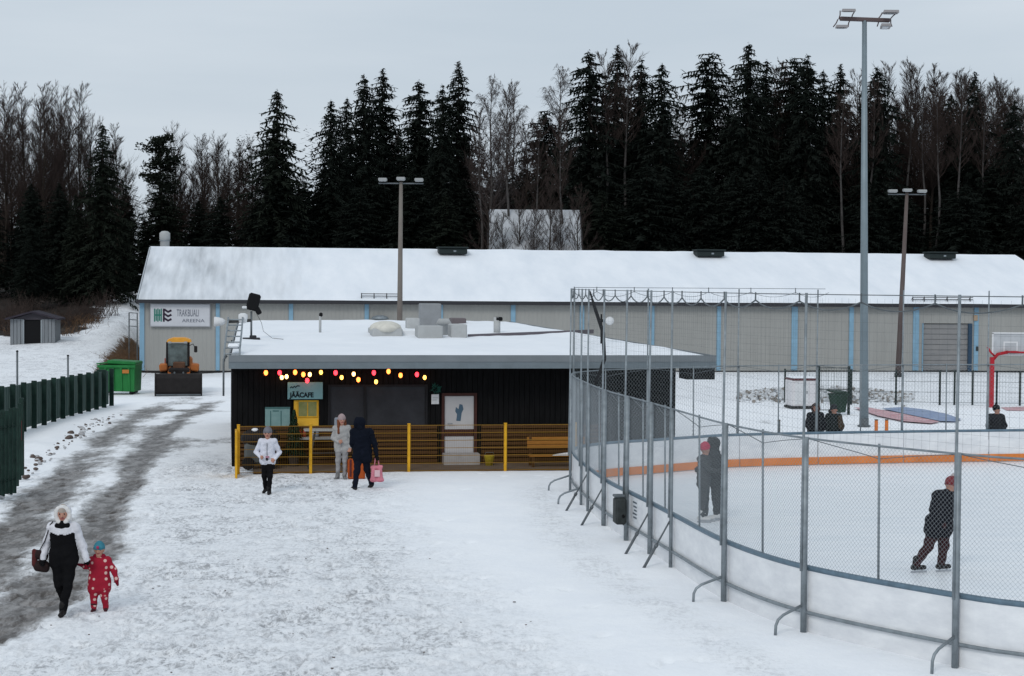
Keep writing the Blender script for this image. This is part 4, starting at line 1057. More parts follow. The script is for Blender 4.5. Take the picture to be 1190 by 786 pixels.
# ------------------------------------------------------------------ lamp masts
def masts():
    p = G(1004, 495); k = p.y/2000
    t = thing('floodlight_mast', 'tall grey floodlight mast with four lamps on a crossarm beside the rink', 'light mast', (p.x, p.y, -.02))
    H = (495-25)*k
    lean = -.0123
    def at(z): return (lean*z, 0, z)
    MB().tube([at(0), at(H*.5), at(H)], [.16, .125, .085], 12).build('pole', mat('mast_steel', (.20, .245, .27), .5, .3, var=.1, vscale=2), t, True)
    MB().lathe([(.24, 0), (.24, .04), (.17, .06), (.17, .3)], n=10).build('base_plate', galvd, t)
    c = at(H-.05)[0]
    rb = K('lamp_brown', (.10, .075, .075), .6)
    tl = -.035
    def q(px, py): r_ = AT(px, py, p.y); return (r_.x-p.x, r_.z)
    a = q(976, 21); b_ = q(1034, 23.5)
    MB().cbox(((a[0]+b_[0])/2, 0, (a[1]+b_[1])/2), (b_[0]-a[0], .16, .14), 0, Matrix.Rotation(.03, 3, 'Y'), .02).build('crossarm', rb, t)
    hm = mat('lamp_housing', (.26, .25, .255), .5, .2); gl = K('lamp_glass', (.45, .47, .5), .2)
    for (px, py, w_, h_, lx, up) in ((985, 12, 20, 6, 982, 1), (977, 31, 18, 5, 981, -1), (1034, 14, 22, 4.5, 1027, 1), (1028, 30.5, 16, 2.6, 1028, -1)):
        x, z = q(px, py); W_ = w_*k; Hh = h_*k
        sk = .35 if px < 1000 else -.2
        o = MB()
        o.add([(x-W_/2, -.45, z-Hh/2), (x+W_/2-.1, -.45, z-Hh/2), (x+W_/2-.0, .35, z+Hh/2-.08), (x-W_/2+.15, .35, z+Hh/2-.08), (x-W_/2+.05, -.40, z-Hh/2+.1), (x+W_/2-.1, -.40, z-Hh/2+.1), (x+W_/2-.05, .3, z+Hh/2), (x-W_/2+.2, .3, z+Hh/2)],
              [(3, 2, 1, 0), (4, 5, 6, 7), (0, 1, 5, 4), (1, 2, 6, 5), (2, 3, 7, 6), (3, 0, 4, 7)])
        o = o.build('lamp_head', hm, t)
        MB().add([(x-W_/2+.08, -.4, z-Hh/2-.012), (x+W_/2-.16, -.4, z-Hh/2-.012), (x+W_/2-.1, .28, z+Hh/2-.1), (x-W_/2+.2, .28, z+Hh/2-.1)], [(0, 1, 2, 3)]).build('lens', gl, o)
        br = MB(); mx_, mz = q(lx, 22)
        for d in (-.22, .22): br.tube([(mx_+d, 0, mz), (mx_+d+(x-mx_)*.5, 0, (mz+z)/2), (x+d*1.2, 0, z)], .022, 5)
        br.build('bracket', rb, t)
    def lamp(px, ytop, ybase, Y, lab, lean_, pm, arms):
        z0 = 0; pt = AT(px, ytop, Y); k2 = Y/2000; H2 = pt.z
        x0 = pt.x - lean_*H2
        g = thing('lamp_post', lab, 'lamp post', (x0, Y, -.02))
        MB().tube([(0, 0, 0), (lean_*H2*.5, 0, H2*.5), (lean_*H2, 0, H2)], [.16, .13, .09], 10).build('pole', pm, g, True)
        MB().cbox((lean_*H2, 0, H2-.08), (arms*2*k2, .08, .06), bev=.01).build('crossarm', galvd, g)
        for d in (-1, 0, 1):
            o = MB().cbox((lean_*H2+d*(arms-5)*k2, -.1, H2+(.10 if d else .15)), (10*k2, .4, .15), bev=.03).build('lamp_head', K('lamp_pale', (.30, .31, .31), .5), g)
            MB().cbox((lean_*H2+d*(arms-5)*k2, -.12, H2+(.02 if d else .07)), (8*k2, .3, .02)).build('lens', K('lamp_glass', (.45, .47, .5), .2), o)
        MB().lathe([(.2, 0), (.2, .25)], n=8).build('footing', K('dark_base', (.03, .03, .03), .8), g)
    lamp(466, 211, 430, 86, 'grey lamp post with three lamps standing behind the cafe roof', .004, mat('post_brown', (.14, .115, .105), .7, col2=(.20, .19, .17), vscale=.4), 26)
    lamp(1054, 224, 438, 95, 'dark wooden lamp post leaning right in front of the hall roller door', .035, mat('post_wood', (.085, .06, .06), .75, col2=(.13, .11, .10), vscale=.5), 22)
masts()

# ------------------------------------------------------------------ left side: fences, skip, loader, shed
def slat_fence():
    f = thing('green_fence', 'long dark green panel fence with upright posts along the snowy verge', 'fence', (0, 0, 0))
    pm = mat('fence_panel_green', (.05, .085, .075), .6, col2=(.085, .12, .11), vscale=1.5, stretch=(1, 1, .4))
    xf = lambda y: -16.3 + (y-57.5)*.01
    y = 51.0; ys = []
    while y < 69.2: ys.append(y); y += 1.2
    hgt = lambda y: np.interp(y, [50, 58, 68.5], [1.62, 1.55, 1.42])
    for i, y in enumerate(ys):
        h = hgt(y)
        MB().cbox((xf(y)+.12, y, h/2+.02), (.18, .06, h+.08), bev=.012).build('post', dkgreen, f)
        if i+1 < len(ys):
            y2 = ys[i+1]
            for k in range(4):
                a = y+.05+(1.1)*k/4; MB().box(xf(a)-.02, xf(a)+.012+.012*(k % 2), a+.008, a+.267, .06, hgt(a)-.02).build('slat', pm, f)
            for z in (.3, h-.12): MB().box(xf(y)-.075, xf(y)-.025, y+.02, y2-.02, z, z+.07).build('rail', dkgreen, f)
    p = G(115.5, 473)
    MB().cbox((p.x, p.y+.3, .72), (.35, .12, 1.5), bev=.01).build('end_board', dkgreen, f)
    # nearer gate section
    g = thing('green_gate', 'near dark green slatted gate section cut by the left picture edge', 'gate', (0, 0, 0))
    a, b = G(-40, 590), G(17, 573); 
    k = 0; n = 13; h = 2.0
    for k in range(n):
        q = a.lerp(b, k/(n-1)); MB().cbox((q.x, q.y, h/2), (.085, .04, h*rng.uniform(.97, 1.02)), bev=.006).build('slat', dkgreen, g)
    for z in (.35, 1.6): MB().tube([a+Vector((0, .05, z)), b+Vector((0, .05, z))], .03, 5).build('rail', dkgreen, g)
    c = G(25, 552)
    MB().cbox((c.x, c.y, .98), (.12, .1, 2.0), bev=.01).build('post', dkgreen, g)
    MB().cbox((c.x-.01, c.y-.06, 1.15), (.08, .02, .5)).build('latch_plate', K('latch_red', (.09, .025, .025), .6), g)
    for q, hh in ((b.lerp(c, .35), 1.9), (b.lerp(c, .7), 1.92)): MB().cbox((q.x, q.y, hh/2), (.085, .04, hh), bev=.006).build('slat', dkgreen, g)
    for px, yt, yb, Y, lab in ((20, 409, 475, 66, 'thin dark steel pole behind the green fence near the left edge'), (79, 414, 470, 72, 'thin dark steel pole behind the green fence nearer the skip')):
        q = AT(px, yt, Y); o = thing('steel_pole', lab, 'pole', (q.x, Y, 0)); 
        MB().tube([(0, 0, -.05), (0, 0, q.z)], .04, 6).build('shaft', galvd, o, True); MB().lathe([(.05, 0), (.055, .03), (.02, .06)], (0, 0, q.z), 6).build('cap', black, o)
slat_fence()
def skip():
    p = G(140, 457); k = p.y/2000
    t = thing('waste_skip', 'bright green waste skip with a lid standing by the end of the fence', 'skip', (p.x, p.y, 0), -.06)
    g = mat('skip_green', (.010, .12, .03), .5, col2=(.025, .19, .05), vscale=1.6, stretch=(1, 1, .6)); w, d, h = 1.62, 1.2, 1.28
    b = MB(); x0, x1 = -w/2+.12, w/2-.05
    b.add([(x0, -d/2+.12, .1), (x1, -d/2+.12, .1), (x1, d/2, .1), (x0, d/2, .1), (-w/2, -d/2, h), (w/2, -d/2, h), (w/2, d/2, h), (-w/2, d/2, h)],
          [(3, 2, 1, 0), (4, 5, 6, 7), (0, 1, 5, 4), (1, 2, 6, 5), (2, 3, 7, 6), (3, 0, 4, 7)]); b.build('container', g, t)
    MB().cbox((0, -d/2-.03, h-.06), (w+.1, .09, .12), bev=.02).build('rim', g, t)
    MB().cbox((w*.12, .02, h+.10), (w*.8, d*1.02, .16), 0, Matrix.Rotation(.05, 3, 'Y'), .04).build('lid', g, t)
    MB().cbox((-w*.42, .0, h+.07), (w*.3, d, .06), 0, Matrix.Rotation(-.12, 3, 'Y'), .02).build('lid', g, t)
    for q in (-.5, -.15, .2, .55):
        MB().add([(q-.04, -d/2+.08, .14), (q+.04, -d/2+.08, .14), (q+.04, -d/2-.05, h-.1), (q-.04, -d/2-.05, h-.1), (q-.04, -d/2+.14, .14), (q+.04, -d/2+.14, .14), (q+.04, -d/2+.01, h-.1), (q-.04, -d/2+.01, h-.1)],
                 [(0, 1, 2, 3), (7, 6, 5, 4), (0, 4, 5, 1), (1, 5, 6, 2), (2, 6, 7, 3), (3, 7, 4, 0)]).build('rib', g, t)
    MB().cbox((.42, -d/2-.055, h-.28), (.3, .012, .16)).build('sticker', K('sticker_orange', (.42, .16, .04), .6), t)
    for q in (-.55, .6): MB().cbox((q, 0, .05), (.12, 1.0, .1), bev=.01).build('skid', black, t)
skip()
def loader():
    p = G(207.5, 460); k = p.y/2000
    t = thing('wheel_loader', 'orange and black wheel loader facing forward with its wide black bucket lowered', 'loader', (p.x, p.y, 0), .17)
    t.scale = (.97, .97, .97)
    org = mat('loader_orange', (.40, .13, .03), .5, col2=(.30, .10, .035), vscale=2); dk = K('loader_black', (.016, .014, .014), .6, var=.3, vscale=4)
    yel = mat('loader_yellow', (.66, .30, .04), .5, var=.15)
    bk = MB(); w = 1.98
    prof = [(-.12, .04), (-.05, .0), (.55, .03), (.72, .25), (.72, .80), (.60, 1.0), (.52, .98), (.62, .78), (.62, .30), (.5, .12), (0, .08)]
    # the blade's back is seen from the front: bucket closed and turned toward the camera
    bk.prism([(-.30, .03), (-.36, .2), (-.34, .80), (-.22, .98), (.05, 1.0), (.3, .8), (.35, .2), (.25, .03)], 'x', -w/2, w/2)
    bo = bk.build('bucket', dk, t)
    for q in (-w/2-.03, w/2+.03): MB().prism([(-.34, .0), (-.40, .2), (-.38, .84), (-.2, 1.02), (.1, 1.03), (.36, .82), (.4, .2), (.3, 0)], 'x', q-.03, q+.03).build('side_plate', dk, bo)
    MB().cbox((0, -.34, .06), (w, .1, .07), bev=.01).build('cutting_edge', galvd, bo)
    for q in (-.33, .33):
        MB().tube([(q*1.2, .15, .55), (q*1.25, .9, 1.05), (q*1.3, 1.7, 1.15)], .09, 6).build('lift_arm', org, t)
        MB().tube([(q*.6, .2, .8), (q*.6, 1.2, 1.2)], .05, 6).build('hydraulic_ram', galvd, t)
    MB().cbox((0, 1.9, .85), (.95, 2.4, .7), bev=.06).build('chassis', dk, t)
    # front mudguards and body shoulders
    for q, sgn in ((-.68, -1), (.68, 1)):
        MB().cbox((q*1.05, 1.5, 1.22), (.36, 1.0, .34), 0, Matrix.Rotation(.12*sgn, 3, 'Y'), .06).build('mudguard', org, t)
    MB().cbox((.0, 1.35, 1.22), (.55, .5, .5), bev=.05).build('front_cowl', K('loader_brown', (.10, .05, .03), .6, var=.3), t)
    MB().cbox((0, 3.4, 1.25), (1.15, 1.3, .75), bev=.1).build('engine_hood', org, t)
    cx = -.08; zc0, zc1 = 1.15, 2.36; cw = .98
    fr = MB()
    for a in (-1, 1):
        fr.tube([(cx+a*cw/2, 1.75, zc0), (cx+a*cw/2*.98, 1.85, zc1)], .055, 6); fr.tube([(cx+a*cw/2, 2.9, zc0), (cx+a*cw/2*.98, 2.8, zc1)], .055, 6)
    fr.box(cx-cw/2, cx+cw/2, 1.72, 1.8, zc0-.05, zc0+.12); fr.box(cx-cw/2, cx+cw/2, 2.85, 2.95, zc0-.05, zc0+.5)
    cb = fr.build('cab_frame', dk, t)
    MB().box(cx-cw/2+.05, cx+cw/2-.05, 1.80, 1.815, zc0+.12, zc1-.05).build('windscreen', mat('cab_glass', (.10, .13, .13), .1, var=.5, vscale=2, spec=.6), cb)
    for a in (-1, 1): MB().box(cx+a*(cw/2-.02)-.01, cx+a*(cw/2-.02)+.01, 1.95, 2.75, zc0+.12, zc1-.05).build('side_glass', K('dark_glass', (.02, .022, .025), .12), cb)
    MB().cbox((cx, 2.0, zc0+.45), (.42, .3, .6), bev=.08).build('driver_seat', black, cb)
    MB().prism([(-.58, 2.36), (.54, 2.36), (.5, 2.46), (.25, 2.55), (-.3, 2.55), (-.54, 2.46)], 'y', 1.62, 3.0).build('cab_roof', yel, t)
    for q in (-.42, .30): MB().cbox((cx+q+.06, 1.6, 2.34), (.16, .1, .1), bev=.02).build('work_lamp', K('lamp_pale', (.30, .31, .31), .5), t)
    MB().tube([(.45, 1.75, 2.2), (.62, 1.6, 2.28), (.7, 1.58, 2.12)], .018, 5).build('mirror_arm', dk, t)
    MB().cbox((.74, 1.56, 2.04), (.15, .07, .30), bev=.03).build('mirror', dk, t)
    MB().cbox((-.64, 1.5, 1.52), (.05, .1, .22), bev=.01).build('indicator', K('indicator_red', (.3, .05, .03), .4), t)
    for x, y in ((-.68, 1.6), (.68, 1.6), (-.68, 3.3), (.68, 3.3)):
        wo = MB().lathe([(.28, -.2), (.52, -.2), (.6, -.12), (.6, .12), (.52, .2), (.28, .2)], (x, y, .6), 18, axis='x').build('wheel', rubber, t)
        MB().lathe([(.05, -.12), (.28, -.16), (.28, .16), (.05, .12)], (x, y, .6), 12, axis='x').build('rim', yel, wo)
loader()
def shed():
    p = AT(38, 394, 100); z0 = ground_z(p.x, p.y); k = p.y/2000
    t = thing('grey_shed', 'small grey garden shed with a dark open doorway at the foot of the wooded slope', 'shed', (p.x, p.y, z0-.25), .12)
    wm = mat('shed_wall', (.16, .175, .19), .7, col2=(.22, .235, .25), vscale=2, stretch=(6, 6, .5)); W, D, H = 2.55, 2.2, 1.55
    x = -W/2
    for k2 in range(13):
        w_ = W/13; xa = -W/2+k2*w_
        if -.48 < xa+w_/2+.0 < .42: continue
        MB().cbox((xa+w_/2, 0, H/2+.1), (w_-.02, .05, H), bev=.006).build('plank', wm, t)
    MB().box(-W/2, -W/2+.06, .03, D, .0, H+.1).box(W/2-.06, W/2, .03, D, .0, H+.1).box(-W/2+.06, W/2-.06, D-.06, D, 0, H+.1).build('wall', wm, t)
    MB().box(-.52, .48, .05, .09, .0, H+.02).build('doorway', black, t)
    for q in (-.53, .49): MB().box(q-.03, q+.05, -.05, .05, 0, H+.05).build('door_frame', K('shed_trim', (.26, .29, .31), .7), t)
    MB().prism([(-W/2-.25, H+.05), (0, H+.48), (W/2+.25, H+.05), (W/2+.25, H+.15), (0, H+.58), (-W/2-.25, H+.15)], 'y', -.35, D+.2).build('roof', K('shed_roof', (.035, .03, .04), .8, var=.3), t)
    MB().prism([(-W/2, H+.06), (W/2, H+.06), (0, H+.46)], 'y', .0, .05).build('gable', K('shed_gable', (.06, .055, .065), .8), t)
shed()
def house():
    Y = 124; a, b = AT(567.5, 246, Y), AT(675, 246, Y); zt = a.z
    t = thing('forest_house', 'pale snowy roofed house glimpsed through the trees behind the hall', 'house', ((a.x+b.x)/2, Y-5, 4.0), 0)
    hw = (b.x-a.x)/2; H = zt-4.0; ez = 2.9
    wm = mat('house_wall', (.09, .07, .06), .8, var=.3)
    MB().box(-hw+.3, hw-.3, 0, 9, -.5, ez).build('wall', wm, t)
    for s_ in (-1, 1): MB().prism([(0, ez), (9, ez), (5, H-.25)], 'x', s_*(hw-.35)-.05, s_*(hw-.35)+.05).build('gable', wm, t)
    MB().prism([(-.5, ez-.15), (5, H-.1), (10, ez-.15), (10, ez-.02), (5, H+.02), (-.5, ez-.02)], 'x', -hw, hw).build('roof', K('eave_dark', (.035, .035, .04), .6), t)
    sm = mat('house_snow', (.30, .31, .32), .9, col2=(.52, .54, .57), vscale=.55, stretch=(1.5, .6, 1))
    MB().prism([(-.55, ez+.0), (5, H+.04), (5, H+.16), (-.55, ez+.12)], 'x', -hw+.1, hw-.1).build('roof_snow', sm, t)
    for q in (-2, 0, 2):
        o = MB().box(q-.5, q+.5, -.06, .02, .9, 2.1).build('window', whitep, t); MB().box(q-.42, q+.42, -.075, -.062, .98, 2.02).build('pane', glassd, o)
house()
# roadside lumps of dirty snow and the thicket on the bank
def lumps():
    rr = random.Random(8); b = MB()
    for i in range(130):
        y = rr.uniform(34, 64); x = np.interp(y, [q[1] for q in ROADC], [q[0] for q in ROADC]) - 1.8 + rr.gauss(0, .2)
        s = rr.uniform(.015, .055) if rr.random() < .8 else rr.uniform(.055, .10)
        n0 = len(b.v); b.ell((x, y, s*.3), (s*1.2, s, s*.7), 7, 5, 0 if rr.random() < .55 else 1)
        for j in range(n0, len(b.v)):
            v = b.v[j]; f = 1+.5*mnoise.noise((v[0]*9, v[1]*9, v[2]*9)); b.v[j] = (x+(v[0]-x)*f, y+(v[1]-y)*f, v[2]*f)
    for i in range(70):                       # crumbs on the trodden yard
        y = rr.uniform(19.5, 40); x = rr.uniform(-7, 3.0 if y < 26 else 1.0); s = rr.uniform(.005, .014)
        b.cbox((x, y, s*.2), (s*rr.uniform(1.5, 5), s*1.2, s), 1, Matrix.Rotation(rr.uniform(-.6, .6), 3, 'Z'))
    b.build('dirty_snow_lumps', [mat('lump_snow', (.42, .42, .43), .9, var=.25, vscale=6), mat('lump_dirt', (.11, .085, .075), .9, var=.3, vscale=6)], None, True, kind='stuff')
lumps()
def thicket():
    rr = random.Random(12); b = MB()
    def bush(x, y, h, n, mi, sp):
        z0 = ground_z(x, y)-.1
        for _ in range(n):
            an = rr.uniform(0, 6.28); d = Vector((math.cos(an)*sp, math.sin(an)*sp, 1)).normalized(); p0 = Vector((x+rr.gauss(0, .3), y+rr.gauss(0, .3), z0))
            l = h*rr.uniform(.5, 1.1); m1 = p0+d*l*.5+Vector((rr.gauss(0, .1), 0, .05)); e = p0+d*l+Vector((rr.gauss(0, .2), 0, -.1*sp))
            b.tube([p0, m1, e], [.014, .01, .003], 3, mi, cap=False)
            for _k in range(3):
                s0 = m1.lerp(e, rr.random()); b.tube([s0, s0+Vector((rr.gauss(0, .3), rr.gauss(0, .3), rr.uniform(.1, .5)))*h*.3], [.007, .002], 3, mi, cap=False)
    for _ in range(40):
        yy = rr.uniform(87, 104); bush(-21.3-.14*(yy-94)+rr.gauss(0, .4), yy, .9, 26, 0, .8)
    for _ in range(80):
        x = rr.uniform(-46, -27); yb = 103+max(0, (x+29))*4; bush(x, yb+rr.uniform(0, 9), rr.uniform(1, 2.6), 30, 1, .5)
    for _ in range(26): bush(rr.uniform(-34, -26), np.interp(0, [0, 1], [0, 0])+rr.uniform(103, 112), .9, 16, 0, .7)
    b.build('undergrowth', [mat('dry_grass', (.14, .085, .05), .9, var=.3, vscale=3), mat('bare_twigs', (.055, .04, .035), .9, var=.3, vscale=2)], None, kind='stuff')
thicket()

def railing():
    a, b = G(150, 386, 1.6), G(159, 384, 1.6)
    a, b = AT(150, 384, 97), AT(159.5, 384, 95.2); z0 = a.z
    t = thing('steel_railing', 'small grey steel railing by the left corner of the long hall', 'railing', (0, 0, 0))
    for p in (a, b): MB().tube([(p.x, p.y, 0), (p.x, p.y, z0+1.0)], .035, 6).build('post', galvd, t)
    for k in (1.0, .62, .25): MB().tube([(a.x, a.y, z0+k), (b.x, b.y, z0+k)], .025, 5).build('rail', galvd, t)
railing()
# ------------------------------------------------------------------ trees
NEEDLE = mat('spruce_needles', (.009, .012, .010), .95, col2=(.017, .021, .018), vscale=.5, spec=.0)
NEEDLE2 = mat('spruce_needles_green', (.011, .014, .011), .95, col2=(.020, .025, .019), vscale=.6, spec=.0)
BARK = mat('dark_bark', (.03, .024, .02), .9, var=.4, vscale=3, stretch=(1, 1, .3), spec=.1)
BIRCH = mat('birch_bark', (.085, .08, .078), .85, col2=(.03, .027, .026), vscale=2.2, stretch=(1, 1, .6), spec=.1)
TWIG = mat('bare_twig', (.030, .022, .020), .9, col2=(.05, .038, .034), vscale=.4, spec=.05)
TWIGP = mat('pale_twig', (.075, .065, .065), .9, col2=(.10, .088, .088), vscale=.4, spec=.05)
def qmesh(name, V, F, m, smooth=False):
    me = bpy.data.meshes.new(name); V = np.asarray(V, np.float32); F = np.asarray(F, np.int32); k = F.shape[1]
    me.vertices.add(len(V)); me.vertices.foreach_set('co', V.ravel()); me.loops.add(F.size); me.loops.foreach_set('vertex_index', F.ravel())
    me.polygons.add(len(F)); me.polygons.foreach_set('loop_start', np.arange(len(F))*k); me.update(calc_edges=True); me.materials.append(m); return me
def spruce_mesh(seed, H=24.0, base=.10, Rr=3.0, dens=1.0, droop=.45, m=None, ragged=.25, shape=.85):
    r = np.random.RandomState(seed); V = []; F = []
    def quad(P, dv, wv, tip=.1):
        o = len(V); V.extend([P-wv*.6, P+wv*.6, P+dv*.6+wv, P+dv+wv*tip-np.array([0, 0, .04])]); F.append((o, o+1, o+2, o+3))
    z = base*H
    while z < H-.25:
        t = (z-base*H)/(H*(1-base)); Lm = Rr*((1-t)**shape)*(1 if t > .10 else .7+.3*t/.10)+.34*min(1, (1-t)*9)
        nb = max(5, int((7.5+2.5*(1-t))*dens)); a0 = r.uniform(0, 6.28)
        for bI in range(nb):
            an = a0+6.28*bI/nb+r.normal(0, .25); L_ = Lm*max(.25, 1+r.normal(-.06, ragged*1.15)); zz = z+r.uniform(-.3, .3)
            up = .30*(t-.30)
            d = np.array([math.cos(an), math.sin(an), 0.]); sd = np.array([-math.sin(an), math.cos(an), 0.])
            Q = lambda u: d*L_*u + np.array([0, 0, zz + L_*(up*u - droop*u*u + .22*droop*u**3)])
            for u0, u1 in ((0, .5), (.5, 1.)):           # the branch itself
                p0, p1 = Q(u0), Q(u1); o = len(V); w0 = np.array([0, 0, .02+.05*(1-u0)]); w1 = np.array([0, 0, .008+.05*(1-u1)]); V.extend([p0-w0, p1-w1, p1+w1, p0+w0]); F.append((o, o+1, o+2, o+3))
            ns = max(2, int(L_/.28))
            for k in range(ns):
                u = (k+.6)/ns; P = Q(u)
                for side in (-1, 1, 0):
                    ln = (.32+.42*(1-abs(u-.45)))*r.uniform(.65, 1.3)*(.45+.55*min(1, L_/1.8))
                    if side == 0: dv = d*.35+np.array([0, 0, -1.0 if r.rand() < .75 else .3])+r.normal(0, .15, 3)
                    else: dv = d*.75+sd*side*.85+np.array([0, 0, -.40+r.normal(0, .18)])
                    dv = dv/np.linalg.norm(dv)*ln
                    wv = np.cross(dv, np.array([r.normal(0, .5), r.normal(0, .5), 1.])); wv = wv/(np.linalg.norm(wv)+1e-6)*r.uniform(.07, .16)*(.5+.5*min(1, L_/1.5))
                    quad(P, dv, wv)
        z += (.34+.16*(1-t))*r.uniform(.8, 1.2)
    for k in range(26):                       # leader
        a = r.uniform(0, 6.28); u = k/26; d = np.array([math.cos(a), math.sin(a), .8])*(.42*(1-u)+.10); quad(np.array([0, 0, H-1.5+1.45*u]), d, np.array([-math.sin(a), math.cos(a), 0])*.06, .3)
    return qmesh('crown', V, F, m or NEEDLE)
def trunk_mesh(H, r0, m, top=.97, lean=0):
    return MB().tube([(0, 0, -.4), (lean*.3, 0, H*.33), (lean*.7, 0, H*.66), (lean, 0, H*top)], [r0, r0*.8, r0*.5, r0*.1], 7).mesh('trunk', m, True)
def bare_mesh(seed, H=20.0, trunk_r=.2, base=.3, spread=.45, nmain=52, sub=8, tw=7, mt=None, mtr=None, droop=0.0, wide=.22):
    r = np.random.RandomState(seed); b = MB(); tb = MB()
    pts = [Vector((0, 0, -.4))]; x = y = 0
    for k in range(1, 9):
        x += r.normal(0, .12); y += r.normal(0, .12); pts.append(Vector((x, y, H*k/8)))
    tb.tube(pts, [trunk_r*(1-.93*k/8) for k in range(9)], 7)
    def onTrunk(z):
        f = max(0, min(7.999, z/H*8)); i = int(f); return pts[i].lerp(pts[i+1], f-i)
    for i in range(nmain):
        f = base+(1-base)*(i+r.rand())/nmain*.98; z = f*H; p0 = onTrunk(z); an = r.uniform(0, 6.28)
        L_ = H*wide*(1-.75*((f-base)/(1-base))**1.3)*r.uniform(.6, 1.25); el = r.uniform(.6, 1.15)
        d = Vector((math.cos(an)*math.cos(el), math.sin(an)*math.cos(el), math.sin(el))); d2 = (d+Vector((0, 0, spread))).normalized()
        m1 = p0+d*L_*.5; e = m1+d2*L_*.5
        rr0 = max(.022, trunk_r*.34*(1-f*.75)); b.tube([p0, m1, e], [rr0, rr0*.6, .012], 4, cap=False)
        for j in range(sub):
            u = (j+.6)/sub*.95+.04; q0 = p0.lerp(m1, u*2) if u < .5 else m1.lerp(e, u*2-1)
            sd = (d2+Vector((r.normal(0, .45), r.normal(0, .45), r.normal(.25, .25)))).normalized(); l2 = L_*.46*r.uniform(.5, 1.2)*(1.1-u*.5)
            q1 = q0+sd*l2; b.tube([q0, q1], [.013, .007], 3, cap=False)
            for k in range(tw):
                s0 = q0.lerp(q1, r.uniform(.3, 1)); td = (sd+Vector((r.normal(0, .38), r.normal(0, .38), r.normal(.2-droop*1.6, .25)))).normalized()*l2*r.uniform(.5, 1.0)
                b.tube([s0, s0+td*.5+Vector((0, 0, .03)), s0+td-Vector((0, 0, droop*.4))], [.0085, .0075, .004], 3, cap=False)
    return tb.mesh('trunk', mtr or BARK, True), b.mesh('crown', mt or TWIG)
def pine_mesh(seed, H=16.0):
    r = np.random.RandomState(seed); V = []; F = []; b = MB()
    b.tube([(0, 0, -.4), (.1, 0, H*.5), (-.1, 0, H*.93)], [.22, .17, .05], 7)
    for i in range(30):
        f = .58+.4*r.rand(); p0 = Vector((0, 0, H*f)); an = r.uniform(0, 6.28); L_ = 2.1*(1.15-abs(f-.8)*2.0)*r.uniform(.5, 1.1)
        e = p0+Vector((math.cos(an)*L_, math.sin(an)*L_, r.uniform(-.1, .7))); b.tube([p0, e], [.05, .02], 4, cap=False)
        for k in range(130):
            c = np.array(p0.lerp(e, r.uniform(.45, 1.1)))+r.normal(0, .33, 3)*np.array([1, 1, .6]); d = r.normal(0, 1, 3); d[2] = abs(d[2])*.6; d = d/np.linalg.norm(d)*r.uniform(.2, .36); w_ = np.cross(d, r.normal(0, 1, 3)); w_ = w_/np.linalg.norm(w_)*.07
            o = len(V); V += [c-w_, c+w_, c+d+w_*.5, c+d-w_*.5]; F.append((o, o+1, o+2, o+3))
    return b.mesh('trunk', BARK, True), qmesh('crown', V, F, NEEDLE2)

SPR = []
for i, (H, base, Rr, dr, m, rg, shp) in enumerate([(24, .06, 3.7, .42, NEEDLE, .24, .78), (25, .10, 3.2, .5, NEEDLE, .28, .68), (24, .14, 3.7, .38, NEEDLE, .32, .62), (22, .05, 3.9, .45, NEEDLE2, .26, .82), (25, .2, 2.5, .5, NEEDLE, .32, .60), (24, .3, 3.1, .35, NEEDLE, .42, .52)]):
    SPR.append((H, trunk_mesh(H, .26, BARK), spruce_mesh(20+i, H, base, Rr, 1.0, dr, m, rg, shp)))
BAR = []
for i, (H, kw) in enumerate([(20, dict(base=.28)), (20, dict(base=.4, wide=.19, nmain=46)), (19, dict(base=.3, mt=TWIGP, mtr=BIRCH, droop=.5, wide=.2)), (21, dict(base=.58, wide=.13, mtr=BIRCH, nmain=34)), (18, dict(base=.22, wide=.27, nmain=42))]):
    BAR.append((H,) + bare_mesh(50+i, H, **kw))
PINE = (16,) + pine_mesh(70)
def plant(kind, name, label, x, y, H, group=None, rz=None, wsc=1.0):
    H0, tm, cm = kind; z0 = ground_z(x, y)
    s = H/H0; t = thing(name, label, 'tree', (x, y, z0), rng.uniform(0, 6.28) if rz is None else rz, group); t.scale = (s*wsc, s*wsc, s)
    obj('trunk', tm, t); obj('crown', cm, t); return t
def plant_px(kind, name, label, px, ytop, Y, group=None, wsc=1.0):
    p = AT(px, ytop, Y); return plant(kind, name, label, p.x, Y, p.z-ground_z(p.x, Y), group, None, wsc)
S = lambda i: SPR[i % 6]
B = lambda i: BAR[i % 5]
